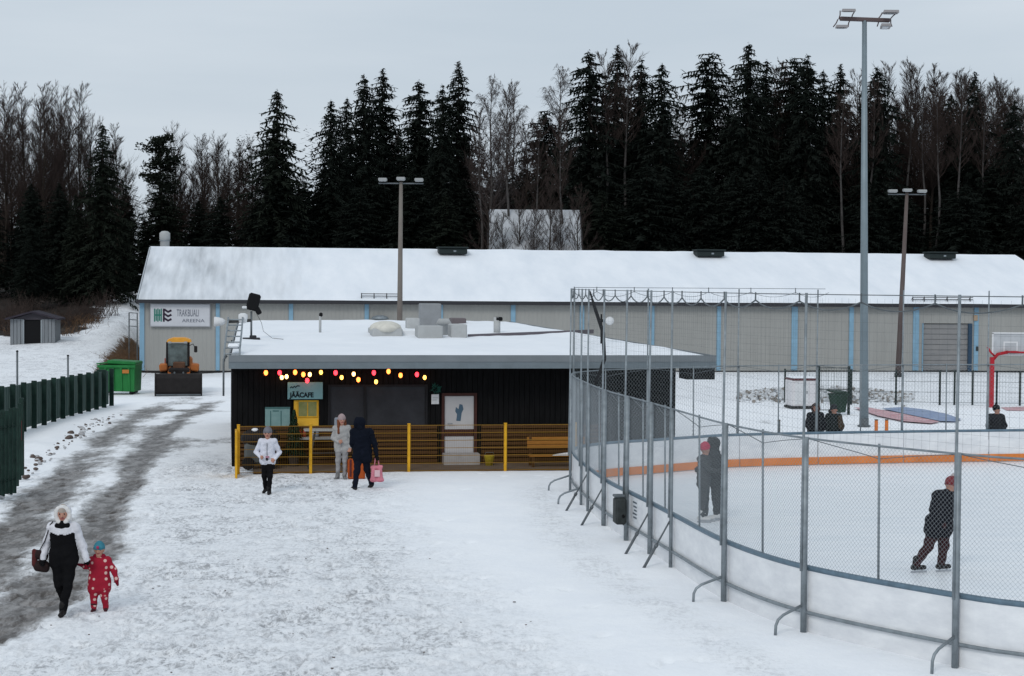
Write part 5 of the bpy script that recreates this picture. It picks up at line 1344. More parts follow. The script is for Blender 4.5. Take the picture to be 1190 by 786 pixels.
# front skyline, left to right
plant_px(SPR[3], 'spruce_tree', 'broad black spruce on the left slope above the snowy road', 119, 143, 122, wsc=1.12)
plant_px(SPR[3], 'spruce_tree', 'lower dark spruce crowding the broad one on the left slope', 88, 225, 122, wsc=1.1)
plant_px(SPR[0], 'spruce_tree', 'short dark spruce right of the broad spruce near the hall corner', 146, 215, 138, wsc=1.1)
plant_px(PINE, 'pine_tree', 'round headed pine standing above the left end of the hall', 186, 160, 132)
plant_px(SPR[3], 'spruce_tree', 'separate tiered spruce against open sky above the left hall roof', 322, 103, 128, wsc=1.2)
skyline = [
 (385, 115, 4, 'slim spruce left of the twin spruces over the cafe spotlight'), (403, 112, 4, 'narrow spruce tucked just left of the twin spruces'),
 (423, 85, 1, 'left one of the twin tall spruces left of the middle lamp post'), (445, 80, 0, 'right one of the twin tall spruces left of the middle lamp post'),
 (487, 92, 2, 'dense spruce just right of the middle lamp post'), (514, 97, 1, 'shorter spruce pressed against the sharp spruce above the first roof vent'),
 (533, 72, 0, 'sharp pointed spruce above the first roof vent'), (633, 128, 5, 'low ragged spruce above the pale forest house'),
 (685, 57, 2, 'leftmost spruce of the tall cluster right of the forest house'), (718, 53, 0, 'tallest spruce of the cluster right of the forest house'),
 (745, 67, 1, 'third spruce of the cluster right of the forest house'), (769, 72, 4, 'thin rightmost spruce of the cluster right of the forest house'),
 (824, 61, 5, 'wide topped spruce above the second roof vent'), (870, 48, 2, 'highest spruce of all right of the second roof vent'),
 (891, 68, 4, 'thin spruce touching the highest spruce'), (923, 66, 5, 'left one of three close spruces left of the tall floodlight mast'),
 (938, 62, 1, 'middle one of three close spruces left of the tall floodlight mast'), (957, 80, 4, 'right one of three close spruces left of the tall floodlight mast'),
 (977, 75, 0, 'pointed spruce nearest left of the tall floodlight mast'), (1020, 76, 1, 'spruce just right of the tall floodlight mast'),
 (1105, 108, 4, 'low spruce among bare trees above the right lamp post'), (1133, 84, 0, 'pointed spruce above the third roof vent'), (1179, 116, 1, 'spruce at the right edge of the forest')]
for i, (px, y, k, lab) in enumerate(skyline):
    plant_px(SPR[k], 'spruce_tree', lab, px, y, 132+(i*7 % 11), wsc=(1.12, .95, 1.05, 1.18)[i % 4])
bare = [(8, 118, 0, 'leftmost bare tree at the left picture edge'), (27, 104, 1, 'tall bare tree second from the left edge'), (48, 102, 0, 'bushy bare tree third from the left edge'), (64, 112, 4, 'spreading bare tree left of the broad spruce'),
 (83, 126, 0, 'low bare tree behind the broad spruce'), (98, 101, 3, 'thin solitary bare top left of the broad spruce'), (136, 150, 1, 'faint bare tree just right of the broad spruce'), 
 (208, 155, 4, 'bare tree right of the round headed pine'), (232, 160, 0, 'fine branched bare tree between the pine and the tiered spruce'), (252, 166, 4, 'wide bare tree left of the tiered spruce'), (277, 168, 1, 'bare tree touching the tiered spruce on its left'),
 (569, 96, 2, 'grey birch above the left corner of the forest house'), (599, 110, 2, 'grey birch above the middle of the forest house'), (616, 150, 4, 'low bare tree above the right half of the forest house'), (647, 85, 2, 'curved grey birch left of the tall spruce cluster'),
 (790, 118, 1, 'bare tree in the gap right of the spruce cluster'), (850, 96, 3, 'bare tree between the two tallest spruces on the right'), (905, 75, 3, 'bare top behind the three close spruces'),
 (998, 90, 1, 'bare tree directly behind the tall floodlight mast'), (1036, 78, 0, 'bare tree second right of the tall floodlight mast'), (1052, 74, 3, 'bare tree above the lamps of the right lamp post'), (1068, 80, 0, 'bare tree right of the right lamp post top'), (1084, 84, 1, 'thin bare tree left of the low spruce on the right'),
 (1110, 88, 0, 'dense bare crown behind the low spruce on the right'), (1156, 100, 3, 'bare tree right of the third roof vent'), (1168, 108, 1, 'bare tree second from the right edge'), (1190, 112, 0, 'bare tree cut by the right picture edge')]
for i, (px, y, k, lab) in enumerate(bare):
    plant_px(BAR[k], 'birch_tree' if k in (2, 3) else 'bare_tree', lab, px, y, 134+(i*5 % 9))
for i in range(16):
    px = -14+i*10.5+rng.uniform(-4, 4); p = AT(px, rng.uniform(112, 150) if px < 105 else rng.uniform(165, 200), 140+i % 5)
    plant(BAR[(0, 1, 4)[i % 3]], 'bare_tree', 'leafless tree in the brown stand behind the left slope', p.x, p.y, p.z-ground_z(p.x, p.y), 'leafless trees behind the left slope')
for i in range(14):
    px = 195+i*9+rng.uniform(-4, 4); p = AT(px, rng.uniform(158, 195), 141+i % 5)
    plant(BAR[(0, 4, 1)[i % 3]], 'bare_tree', 'leafless tree in the brown stand behind the left end of the hall', p.x, p.y, p.z-ground_z(p.x, p.y), 'leafless trees behind the hall end')
for i in range(22):
    px = 1000+i*9.5+rng.uniform(-4, 4); p = AT(px, rng.uniform(85, 135), 141+i % 5)
    plant(BAR[(1, 3, 0)[i % 3]], 'bare_tree', 'leafless tree in the brown stand behind the right part of the hall', p.x, p.y, p.z-ground_z(p.x, p.y), 'leafless trees behind the right part of the hall')
# pale trunks in front of the dark mass
for i, (px, y, lab) in enumerate([(562, 150, 'thin pale trunk at the left edge of the forest house roof'), (597, 120, 'thin pale trunk before the left part of the forest house roof'), (629, 160, 'dark thin trunk before the middle of the forest house roof'), (658, 150, 'thin trunk before the right part of the forest house roof'), (702, 110, 'pale birch trunk within the tall spruce cluster'), (733, 100, 'straight pale birch trunk right of the tallest cluster spruce'), (985, 150, 'pale birch trunk just left of the tall floodlight mast'), (1012, 140, 'pale birch trunk just right of the tall floodlight mast'), (1077, 150, 'pale birch trunk above the right lamp post arm'), (1091, 150, 'pale birch trunk above the third roof vent'), (1120, 140, 'pale trunk right of the third roof vent'), (1150, 150, 'pale trunk near the right forest edge')]):
    plant_px(BAR[3], 'birch_tree', lab, px, y-(45 if px > 690 else 20), (131 if px > 690 else 122)+(i % 3))
for i, (px, y) in enumerate([(572, 225), (583, 250), (608, 228), (622, 240), (640, 215), (652, 238), (668, 226)]):
    plant_px(BAR[(4, 0)[i % 2]], 'bare_sapling', 'slim bare sapling standing before the snowy roof of the forest house', px, y, 118.5+(i % 3)*.5, 'saplings before the forest house')
# rows behind: trees one cannot tell apart
r4 = random.Random(21)
for i in range(62):
    px = -30+i*20.5+r4.uniform(-8, 8); Y = 146+r4.uniform(0, 14)
    sky_ = np.interp(px, [0, 60, 150, 200, 290, 330, 380, 440, 530, 560, 640, 690, 760, 800, 870, 950, 1000, 1060, 1130, 1200], [215, 220, 225, 235, 230, 205, 175, 130, 120, 190, 190, 110, 115, 130, 100, 115, 140, 170, 150, 165])
    p = AT(px, sky_+r4.uniform(5, 45), Y)
    plant(S(r4.randrange(6)), 'spruce_tree', 'dark spruce in the shaded rows behind the front of the forest', p.x, Y, p.z-4.2, 'spruces in the rows behind the forest front', None, 1.25)
for i in range(52):
    px = -20+i*23.5+r4.uniform(-9, 9); Y = 140+r4.uniform(0, 12)
    sky_ = np.interp(px, [0, 100, 150, 200, 290, 330, 440, 560, 640, 690, 800, 1000, 1200], [135, 130, 200, 190, 195, 190, 150, 150, 150, 130, 125, 100, 120])
    p = AT(px, sky_+r4.uniform(10, 70), Y)
    plant(B(r4.randrange(5)), 'bare_tree', 'leafless tree mixed into the shaded rows of the forest', p.x, Y, p.z-4.2, 'leafless trees inside the forest')
for i in range(40):
    px = -20+i*31+r4.uniform(-12, 12); Y = 126+r4.uniform(0, 8)
    if px < 165 or 545 < px < 690: continue
    p = AT(px, 215+r4.uniform(-25, 25), Y)
    plant(S(r4.randrange(4)), 'young_spruce', 'young dark spruce in the understorey along the forest edge', p.x, Y, p.z-ground_z(p.x, Y), 'young spruces along the forest edge', None, 1.9)
for i in range(16):
    x = r4.uniform(-46, -29.5); Y = r4.uniform(118, 132)
    plant(S(r4.randrange(4)), 'young_spruce', 'young dark spruce on the wooded slope at the left', x, Y, r4.uniform(4, 9), 'young spruces on the left slope', None, 1.5)
# the far wood that closes the view
def farwood():
    r = random.Random(31); V = []; F = []
    rs = np.random.RandomState(4)
    for i in range(420):
        x = r.uniform(-75, 85); y = r.uniform(165, 190); H = r.uniform(11, 17) if x > -30 else r.uniform(8, 12); z0 = 4.2
        for k in range(80):
            t = (k+r.random())/80; a = r.uniform(0, 6.28); L_ = 2.6*(1-t)**.8+.2; c = np.array([x, y, z0+H*t]); d = np.array([math.cos(a), math.sin(a), -.25])*L_; w_ = np.array([-math.sin(a), math.cos(a), 0])*(.06+.5*(1-t))
            o = len(V); V += [c-w_*.3, c+w_*.3, c+d+w_, c+d-w_]; F.append((o, o+1, o+2, o+3))
    obj('far_wood', qmesh('far_wood', V, F, NEEDLE), kind='stuff')
farwood()
# ------------------------------------------------------------------ people: smooth bodies from blended limbs
def surface_nets(f, org, h):
    ins = f < 0; nx, ny, nz = f.shape
    c = [ins[i:nx-1+i, j:ny-1+j, k:nz-1+k] for i in (0, 1) for j in (0, 1) for k in (0, 1)]
    s = sum(a.astype(np.int8) for a in c); act = (s > 0) & (s < 8); I = np.argwhere(act); n = len(I)
    vid = -np.ones(act.shape, np.int64); vid[act] = np.arange(n)
    acc = np.zeros((n, 3)); cnt = np.zeros(n)
    cor = [(i, j, k) for i in (0, 1) for j in (0, 1) for k in (0, 1)]
    fv = [f[I[:, 0]+i, I[:, 1]+j, I[:, 2]+k] for i, j, k in cor]
    for a in range(8):
        for b in range(a+1, 8):
            if sum(abs(p-q) for p, q in zip(cor[a], cor[b])) != 1: continue
            m = (fv[a] < 0) != (fv[b] < 0); t = fv[a]/(fv[a]-fv[b]+1e-12)
            for d in range(3): acc[m, d] += (cor[a][d] + (cor[b][d]-cor[a][d])*t)[m]
            cnt[m] += 1
    V = (I + acc/cnt[:, None])*h + np.array(org); F = []
    for ax in range(3):
        sl0 = [slice(None)]*3; sl1 = [slice(None)]*3; sl0[ax] = slice(0, -1); sl1[ax] = slice(1, None)
        A, Bq = ins[tuple(sl0)], ins[tuple(sl1)]; E = np.argwhere(A != Bq); o1, o2 = [(1, 2), (2, 0), (0, 1)][ax]
        ok = (E[:, o1] > 0) & (E[:, o2] > 0) & (E[:, o1] < act.shape[o1]) & (E[:, o2] < act.shape[o2]); E = E[ok]
        def g(d1, d2):
            q = E.copy(); q[:, o1] += d1; q[:, o2] += d2; return vid[q[:, 0], q[:, 1], q[:, 2]]
        Q = np.stack([g(-1, -1), g(0, -1), g(0, 0), g(-1, 0)], 1); flip = ~A[E[:, 0], E[:, 1], E[:, 2]]
        Q[flip] = Q[flip][:, ::-1]; F.append(Q)
    return V, np.concatenate(F)
def sdf_mesh(name, prims, mats, h=.012, wr=.004, seed=0):
    """prims: (a, b, ra, rb, material, blend)"""
    pts = np.array([p[i] for p in prims for i in (0, 1)], float); rm = max(max(p[2], p[3]) for p in prims)
    lo = np.min([np.minimum(p[0], p[1])-max(p[2], p[3]) for p in prims], 0)-.05; hi = np.max([np.maximum(p[0], p[1])+max(p[2], p[3]) for p in prims], 0)+.05
    n = np.ceil((hi-lo)/h).astype(int)+1
    ax = [lo[d]+h*np.arange(n[d]) for d in range(3)]
    f = np.full(n, .5, np.float32); best = np.full(n, 1.0, np.float32); mi = np.zeros(n, np.int16)
    for a, b, ra, rb, m, k in prims:
        a = np.array(a, float); b = np.array(b, float); R_ = max(ra, rb)+.06
        i0 = np.maximum(0, ((np.minimum(a, b)-R_-lo)/h).astype(int)); i1 = np.minimum(n, ((np.maximum(a, b)+R_-lo)/h).astype(int)+2)
        X, Y, Z = np.meshgrid(ax[0][i0[0]:i1[0]], ax[1][i0[1]:i1[1]], ax[2][i0[2]:i1[2]], indexing='ij')
        ab = b-a; L2 = max(1e-9, ab@ab)
        t = np.clip(((X-a[0])*ab[0]+(Y-a[1])*ab[1]+(Z-a[2])*ab[2])/L2, 0, 1)
        d = np.sqrt((X-a[0]-ab[0]*t)**2+(Y-a[1]-ab[1]*t)**2+(Z-a[2]-ab[2]*t)**2)-(ra+(rb-ra)*t)
        sl = tuple(slice(i0[q], i1[q]) for q in range(3)); g = f[sl]
        hh = np.clip(.5+.5*(g-d)/k, 0, 1); f[sl] = g*(1-hh)+d*hh-k*hh*(1-hh)
        bb = best[sl]; w_ = d < bb; bb[w_] = d[w_]; mm = mi[sl]; mm[w_] = m
    if wr:
        X, Y, Z = np.meshgrid(*ax, indexing='ij'); cl = (mi != 0)
        f = f + np.where(cl, wr*(np.sin(23*Z+13*X+seed)*np.sin(19*X+9*Y-7*Z+2.3*seed)+.6*np.sin(53*Z-23*X+1.7*seed)*np.sin(37*Y+seed)), 0)
    V, F = surface_nets(f, lo, h)
    c = V[F].mean(1); ii = np.clip(np.round((c-lo)/h).astype(int), 0, n-1); mat_i = mi[ii[:, 0], ii[:, 1], ii[:, 2]]
    me = bpy.data.meshes.new(name); me.vertices.add(len(V)); me.vertices.foreach_set('co', V.astype(np.float32).ravel())
    me.loops.add(F.size); me.loops.foreach_set('vertex_index', F.astype(np.int32).ravel()); me.polygons.add(len(F)); me.polygons.foreach_set('loop_start', np.arange(len(F))*4)
    for m in mats: me.materials.append(m)
    me.polygons.foreach_set('material_index', mat_i.astype(np.int32)); me.polygons.foreach_set('use_smooth', np.ones(len(F), bool)); me.update(calc_edges=True); return me
SKIN = mat('skin', (.42, .22, .16), .6, var=.08, vscale=8); EYE = mat('eye_dark', (.03, .02, .02), .4); LIP = mat('lip', (.30, .10, .09), .6)
def cloth(n, c, **k): return K('cloth_'+n, c, .9, spec=.05, var=.18, vscale=7, bump=.3, bscale=45, **k)
V3 = lambda *a: np.array(a, float)
def unit(v): v = np.array(v, float); return v/(np.linalg.norm(v)+1e-9)
def person(label, loc, H, J, cols, face=(0, -1, 0), fat=1.0, hs=1.0, hem=None, yoke=None, fingers=(True, True), mitt=False, group=None, seed=0, curl=(0, -1, 0), boot=True, sleeve=None):
    """J: joints for a 1.7 m figure in metres (x right, y away, z up). a = the arm/leg at viewer's left, b = right."""
    s = H/1.7
    D = dict(hip=(0, 0, .93), waist=(0, 0, 1.08), chest=(0, 0, 1.27), neck=(0, .01, 1.43), head=(0, -.02, 1.585), ha=(-.085, 0, .90), hb=(.085, 0, .90), ka=(-.09, -.02, .49), kb=(.09, -.02, .49), fa=(-.09, .02, .09), fb=(.09, .02, .09),
             ta=(-.11, -.15, .04), tb=(.11, -.15, .04), sa=(-.165, 0, 1.375), sb=(.165, 0, 1.375), ea=(-.235, .02, 1.11), eb=(.235, .02, 1.11), wa=(-.25, -.06, .88), wb=(.25, -.06, .88), da=None, db=None)
    D.update(J); P = {k: (None if v is None else np.array(v, float)*s) for k, v in D.items()}
    g = s*fat; pr = []
    A = lambda a, b, ra, rb, m, k=.03: pr.append((a, b, ra, rb, m, k))
    sv = unit(P['sb']-P['sa']); fw = unit(np.cross(V3(0, 0, 1), sv)*-1 if False else np.array(face, float))
    hv = unit(P['hb']-P['ha'])
    # legs first, clothes over them
    for q in 'ab':
        A(P['h'+q], P['k'+q], .098*g, .068*g, 2); A(P['k'+q], P['f'+q]+V3(0, 0, .02*s), .066*g, .052*g, 2)
        if boot: A(P['f'+q]+V3(0, 0, .10*s), P['f'+q]-V3(0, 0, .03*s), .055*g, .05*s, 3, .015); A(P['f'+q]-V3(0, 0, .035*s), P['t'+q], .05*s, .042*s, 3, .02)
    A(P['hip']-hv*.06*g, P['hip']+hv*.06*g, .115*g, .115*g, 2)
    tm = 1
    for sd in (-1, 1):
        A(P['chest']+sv*.075*sd*g, P['waist']+sv*.065*sd*g, .112*g, .108*g, tm); A(P['waist']+sv*.065*sd*g, P['hip']+hv*.07*sd*g+V3(0, 0, .05*s), .108*g, .118*g, tm)
        if hem is not None: A(P['hip']+hv*.075*sd*g+V3(0, 0, .04*s), (P['hip']+P['k'+('a' if sd < 0 else 'b')]*0)*1+hv*.08*sd*g+V3(0, 0, (hem-.93)*s), .120*g, .128*g, tm)
        if sd == 1: A(P['chest'], P['waist'], .115*g, .11*g, tm)
    A(P['sa'], P['sb'], .082*g, .082*g, yoke if yoke else 1); A(P['chest']+V3(0, 0, .05*s)-sv*.06*g, P['chest']+V3(0, 0, .05*s)+sv*.06*g, .115*g, .115*g, yoke if yoke else 1)
    A(P['neck']-V3(0, 0, .06*s), P['neck'], .085*g, .06*s, yoke if yoke else 1, .03)
    for q in 'ab':
        up = sleeve if sleeve else 1
        A(P['s'+q], P['e'+q], .068*g, .056*g, up, .03); A(P['e'+q], P['w'+q], .056*g, .043*g, up if not sleeve else up, .02)
        d = unit(P['d'+q]) if P['d'+q] is not None else unit(P['w'+q]-P['e'+q]); pm = 5; sd = unit(np.cross(d, np.array(curl, float))); cu = unit(np.cross(sd, d))
        hz = s*(hs**.5); W0 = P['w'+q]; kn = W0+d*.085*hz
        A(W0, kn-d*.01*hz, .033*hz, .030*hz, pm, .015); A(W0+d*.04*hz-sd*.015*hz, kn+sd*.02*hz, .026*hz, .025*hz, pm, .012)
        if mitt:
            A(kn, kn+d*.05*hz+cu*.01, .036*hz, .028*hz, pm, .015)
        else:
            for i, ln in enumerate((.062, .072, .068, .052)):
                b0 = kn+sd*(i-1.5)*.021*hz; m1 = b0+(d*.85+cu*.45)*ln*.55*hz; e = m1+(d*.45+cu*.85)*ln*.5*hz
                A(b0-d*.02*hz, m1, .0125*hz, .0115*hz, pm, .004); A(m1, e, .0115*hz, .0105*hz, pm, .004)
        sg = 1 if np.dot(sd, sv)*(1 if q == 'a' else -1) > 0 else -1
        th = W0+d*.03*hz+sd*sg*.025*hz; A(th, th+(d*.6+sd*sg*.6+cu*.4)*.055*hz, .015*hz, .012*hz, pm, .008)
    # neck, head and face
    hd = P['head']; k = s*hs; fw = unit(face); rt = unit(np.cross(fw, V3(0, 0, 1))); up = unit(np.cross(rt, fw))
    A(P['neck']-V3(0, 0, .03*s), hd-up*.05*k, .052*k, .05*k, 0, .02)
    A(hd+up*.035*k-fw*.02*k, hd+up*.03*k+fw*.01*k, .092*k, .088*k, 0, .03); A(hd+up*.0*k, hd-up*.075*k+fw*.035*k, .08*k, .048*k, 0, .03)
    A(hd+fw*.085*k+up*.015*k, hd+fw*.108*k-up*.022*k, .012*k, .016*k, 0, .015)
    for sd in (-1, 1):
        A(hd+rt*sd*.034*k+fw*.083*k+up*.022*k, hd+rt*sd*.036*k+fw*.083*k+up*.022*k, .013*k, .013*k, 6, .004)
        A(hd+rt*sd*.088*k+up*.02*k, hd+rt*sd*.088*k-up*.02*k, .016*k, .012*k, 0, .01)
    A(hd+fw*.078*k-rt*.02*k-up*.052*k, hd+fw*.078*k+rt*.02*k-up*.052*k, .012*k, .012*k, 7, .005)
    mats = [SKIN, cols['jacket'], cols['trousers'], cols['boots'], cols.get('yoke', cols['jacket']), cols.get('gloves', SKIN), EYE, LIP]
    root = thing('person', label, 'person', loc, 0, group)
    obj('body', sdf_mesh('body', pr, mats, .0115 if H > 1.3 else .009, .0075*s, seed), root)
    return root, P, dict(fw=fw, rt=rt, up=up, k=k, hd=hd, s=s, sv=sv)
def part_sdf(root, name, prims, mats, h=.011, wr=.003, seed=1):
    return obj(name, sdf_mesh(name, prims, mats if isinstance(mats, list) else [mats], h, wr, seed), root)
def beanie(root, F, m, low=.03, pom=None, pm=None):
    hd, up, fw, k = F['hd'], F['up'], F['fw'], F['k']; c = hd+up*.045*k
    pr = [(c-fw*.02*k+up*.02*k, c+fw*.012*k+up*.02*k, .103*k, .099*k, 0, .02), (c+up*.06*k, c+up*.075*k, .075*k, .06*k, 0, .03)]
    rt = F['rt']
    for a in np.linspace(0, 2*math.pi, 13)[:-1]:
        b = a+2*math.pi/12
        P_ = lambda q: c+rt*math.cos(q)*.092*k+fw*(math.sin(q)*.094-.004)*k+up*(.0-.012*math.sin(q)*-1+(.012 if math.sin(q) > 0 else -.02))*k
        pr.append((P_(a), P_(b), .020*k, .020*k, 0, .01))
    o = part_sdf(root, 'hat', pr, [m], .011, .002)
    if pom is not None: part_sdf(root, 'pompom', [(c+up*(.13)*k, c+up*.15*k, .038*k, .034*k, 0, .01)], [pm or m], .009, .004)
    return o
def hood(root, F, m, fur=None):
    hd, up, fw, k, rt = F['hd'], F['up'], F['fw'], F['k'], F['rt']; pr = [(hd-fw*.05*k+up*.04*k, hd-fw*.04*k-up*.08*k, .118*k, .10*k, 0, .03), (hd+up*.07*k-fw*.03*k, hd+up*.085*k+fw*.04*k, .085*k, .06*k, 0, .03), (hd-up*.12*k-fw*.05*k, hd-up*.13*k+fw*.02*k, .09*k, .07*k, 0, .03)]
    n = 14
    for i in range(n):
        a, b = [2*math.pi*(i+q)/n for q in (0, 1)]; P_ = lambda q: hd+fw*(.055-.02*abs(math.cos(q)))*k+rt*math.cos(q)*.105*k+up*(math.sin(q)*.125+.0)*k
        pr.append((P_(a), P_(b), .034*k, .034*k, 1 if fur else 0, .015))
    return part_sdf(root, 'hood', pr, [m, fur or m], .011, .004)
blackc, navy = cloth('black', (.007, .007, .008)), cloth('navy', (.006, .008, .014))
white_c = cloth('white', (.62, .62, .66)); greyc = cloth('grey', (.045, .048, .05)); lgrey = cloth('light_grey', (.30, .30, .31)); bootk = K('boot_black', (.014, .013, .013), .6)
# woman and child hand in hand
pw = G(74, 714); pw = Vector((pw.x, pw.y, -.01))
w_, P, F = person('adult in a white and black hooded jacket walking hand in hand with a small child', pw, 1.62, dict(hip=(0, 0, .93), ha=(-.10, 0, .89), hb=(.10, 0, .89), ka=(-.06, -.02, .48), kb=(.09, -.08, .50), fa=(-.02, .14, .16), fb=(.02, -.12, .09), ta=(-.04, .02, .06), tb=(.03, -.28, .05),
        sa=(-.175, 0, 1.37), sb=(.175, 0, 1.37), ea=(-.29, .05, 1.10), wa=(-.31, -.04, .90), eb=(.29, .02, 1.09), wb=(.355, .02, .88), db=(.35, .1, -.8)), dict(jacket=blackc, trousers=blackc, boots=bootk, yoke=white_c, gloves=blackc), fat=1.13, hem=.86, yoke=4, sleeve=4, seed=1)
hood(w_, F, white_c, K('fur_white', (.62, .61, .60), .95, var=.15, vscale=20)); part_sdf(w_, 'headband', [(F['hd']+F['up']*.075*F['k']+F['fw']*.03, F['hd']+F['up']*.10*F['k']+F['fw']*.005, .072, .066, 0, .02)], [cloth('beige', (.36, .31, .27))])
part_sdf(w_, 'scarf', [((-.07, -.06, 1.345), (.07, -.06, 1.345), .052, .052, 0, .02), ((0, -.08, 1.36), (0, -.06, 1.40), .055, .05, 0, .02)], [blackc])
c = pw + Vector((-.33, -.02, .72))
hb = thing('handbag', 'dark brown and red shoulder bag hanging at the side of the hooded walker', 'bag', c)
hb.scale = (.62, .8, .95)
part_sdf(hb, 'bag_body', [((-.10, 0, .02), (.10, .04, .0), .085, .09, 0, .03), ((-.10, 0, .2), (.08, .04, .18), .075, .08, 0, .03), ((-.16, -.02, .06), (-.16, -.02, .24), .06, .055, 1, .02)], [cloth('bag_dark', (.03, .02, .02)), cloth('bag_red', (.09, .025, .025))], .012)
MB().tube([(-.05, 0, .25), (.10, -.03, .42), (.24, -.07, .68), (.30, -.03, .73)], .012, 5).build('strap', K('strap_black', (.02, .015, .015), .6), hb, True)
pc = G(121, 706); ck = 1.08
red_dots = mat('snowsuit_red', (.30, .012, .03), .8); t_ = red_dots.node_tree; co_ = t_.nodes.new('ShaderNodeTexCoord'); vo = t_.nodes.new('ShaderNodeTexVoronoi'); vo.inputs['Scale'].default_value = 12; vo.inputs['Randomness'].default_value = .55
rr_ = t_.nodes.new('ShaderNodeValToRGB'); rr_.color_ramp.elements[0].position = .26; rr_.color_ramp.elements[0].color = (.62, .42, .38, 1); rr_.color_ramp.elements[1].position = .33; rr_.color_ramp.elements[1].color = (.30, .012, .03, 1)
t_.links.new(co_.outputs['Object'], vo.inputs['Vector']); t_.links.new(vo.outputs['Distance'], rr_.inputs[0]); t_.links.new(rr_.outputs[0], t_.nodes['Principled BSDF'].inputs['Base Color'])
mitt_r = cloth('mitten_red', (.14, .01, .02))
cw_, P, F = person('small child in a red spotted snowsuit and teal beanie holding the adult by the hand', (pc.x, pc.y-.3, -.01), 1.02, dict(hip=(0, 0, .78), waist=(0, 0, .98), chest=(0, 0, 1.18), neck=(0, 0, 1.36), head=(0, -.02, 1.56), ha=(-.12, 0, .74), hb=(.12, 0, .74), ka=(-.13, -.03, .42), kb=(.13, -.03, .42), fa=(-.13, -.05, .1), fb=(.15, .03, .1), ta=(-.14, -.20, .05), tb=(.18, -.12, .05),
        sa=(-.19, 0, 1.29), sb=(.19, 0, 1.29), ea=(-.31, .0, 1.16), wa=(-.37, -.02, 1.13), da=(-.8, 0, .4), eb=(.36, .0, 1.06), wb=(.43, -.03, .84)), dict(jacket=red_dots, trousers=red_dots, boots=cloth('boot_brown', (.06, .02, .025)), gloves=mitt_r), fat=1.42, hs=1.32, hem=.75, mitt=True, seed=2)
beanie(cw_, F, cloth('teal', (.05, .20, .26)), pom=None)
part_sdf(cw_, 'hat_motif', [(F['hd']+F['fw']*.125*.6*1.32+F['up']*.10*.6, F['hd']+F['fw']*.125*.6*1.32+F['up']*.085*.6, .022, .02, 0, .01)], [cloth('motif_pink', (.35, .04, .10))], .007, 0)
part_sdf(cw_, 'collar', [(F['hd']-F['up']*.10-V3(.05, -.01, 0), F['hd']-F['up']*.10+V3(.05, .01, 0), .05, .05, 0, .02)], [cloth('collar_red', (.22, .012, .03))], .009)
# boy in a white jacket
pb = G(311, 574)
bo, P, F = person('child in a white zipped jacket and grey hat walking alone before the yellow fence', (pb.x, pb.y, -.01), 1.54, dict(ea=(-.31, .03, 1.10), wa=(-.17, -.16, .98), da=(.6, -.5, .1), eb=(.30, .04, 1.09), wb=(.2, -.09, .94), db=(-.4, -.5, -.6), fa=(-.08, .14, .13), ta=(-.10, .0, .06), ka=(-.08, -.01, .50), fb=(.05, -.08, .09), tb=(.06, -.24, .04), kb=(.07, -.07, .50)),
        dict(jacket=cloth('white_cool', (.60, .61, .68)), trousers=blackc, boots=bootk), fat=1.06, hs=1.08, hem=.88, seed=3)
beanie(bo, F, cloth('hat_grey', (.16, .16, .18)))
MB().box(-.004, .004, -.135, -.12, .80, 1.22).build('zip', greyc, bo); MB().cbox((.02, -.19, .90), (.09, .012, .05), bev=.004).build('phone', K('phone_pink', (.35, .17, .22), .5), bo)
# adult in dark clothes with the pink bag, and the friend in light grey
pm_ = G(421, 570)
mn, P, F = person('adult in dark navy coat seen from behind carrying a pink carrier bag', (pm_.x, pm_.y, -.01), 1.74, dict(hip=(0, 0, .93), chest=(-.02, -.01, 1.28), neck=(-.03, -.01, 1.44), head=(-.08, .03, 1.58), sa=(-.21, -.02, 1.385), sb=(.17, .03, 1.385), ka=(-.12, -.06, .49), fa=(-.17, -.04, .09), ta=(-.24, .06, .04), kb=(.10, .06, .50), fb=(.20, .16, .14), tb=(.14, .26, .06), ea=(-.25, -.02, 1.12), wa=(-.20, .10, .96), da=(-.3, .5, .2), eb=(.29, .02, 1.10), wb=(.33, -.0, .86)),
        dict(jacket=navy, trousers=cloth('navy_trouser', (.008, .010, .018)), boots=bootk, gloves=blackc), face=(-.75, .66, 0), fat=1.13, hem=.78, seed=4)
hood(mn, F, navy)
q = Vector((pm_.x+.345, pm_.y, 0)); pb2 = thing('pink_bag', 'pink carrier bag with a pale print hanging from the dark coated adult', 'bag', (q.x, q.y, .22))
pk = cloth('bag_pink', (.55, .19, .24))
part_sdf(pb2, 'bag_body', [((-.12, 0, .03), (.14, 0, .03), .04, .04, 0, .03), ((-.12, .0, .34), (.12, 0, .36), .03, .03, 0, .03), ((-.07, 0, .06), (-.07, 0, .32), .075, .06, 0, .04), ((.08, 0, .06), (.07, 0, .32), .075, .06, 0, .04)], [pk], .012)
MB().tube([(-.06, 0, .35), (-.03, 0, .58), (.03, 0, .58), (.06, 0, .35)], .014, 5).build('handle', pk, pb2, True); MB().cbox((.02, -.083, .2), (.13, .012, .16), bev=.004).build('print', K('bag_print', (.62, .42, .45), .7), pb2)
pf = G(397, 557)
fr_, P, F = person('person in light grey tracksuit with long auburn hair facing the dark coated adult', (pf.x, pf.y, -.01), 1.62, dict(ea=(-.24, .03, 1.10), wa=(-.08, -.17, 1.02), da=(.8, -.2, .2), eb=(.24, .0, 1.12), wb=(.22, -.04, .88), fa=(-.10, -.06, .09), ta=(-.14, -.22, .04), fb=(.08, .02, .09)), dict(jacket=cloth('hoodie_grey', (.34, .335, .33)), trousers=cloth('track_grey', (.27, .265, .27)), boots=cloth('shoe_grey', (.17, .17, .17))), face=(.35, -.93, 0), fat=1.0, hem=.84, seed=5)
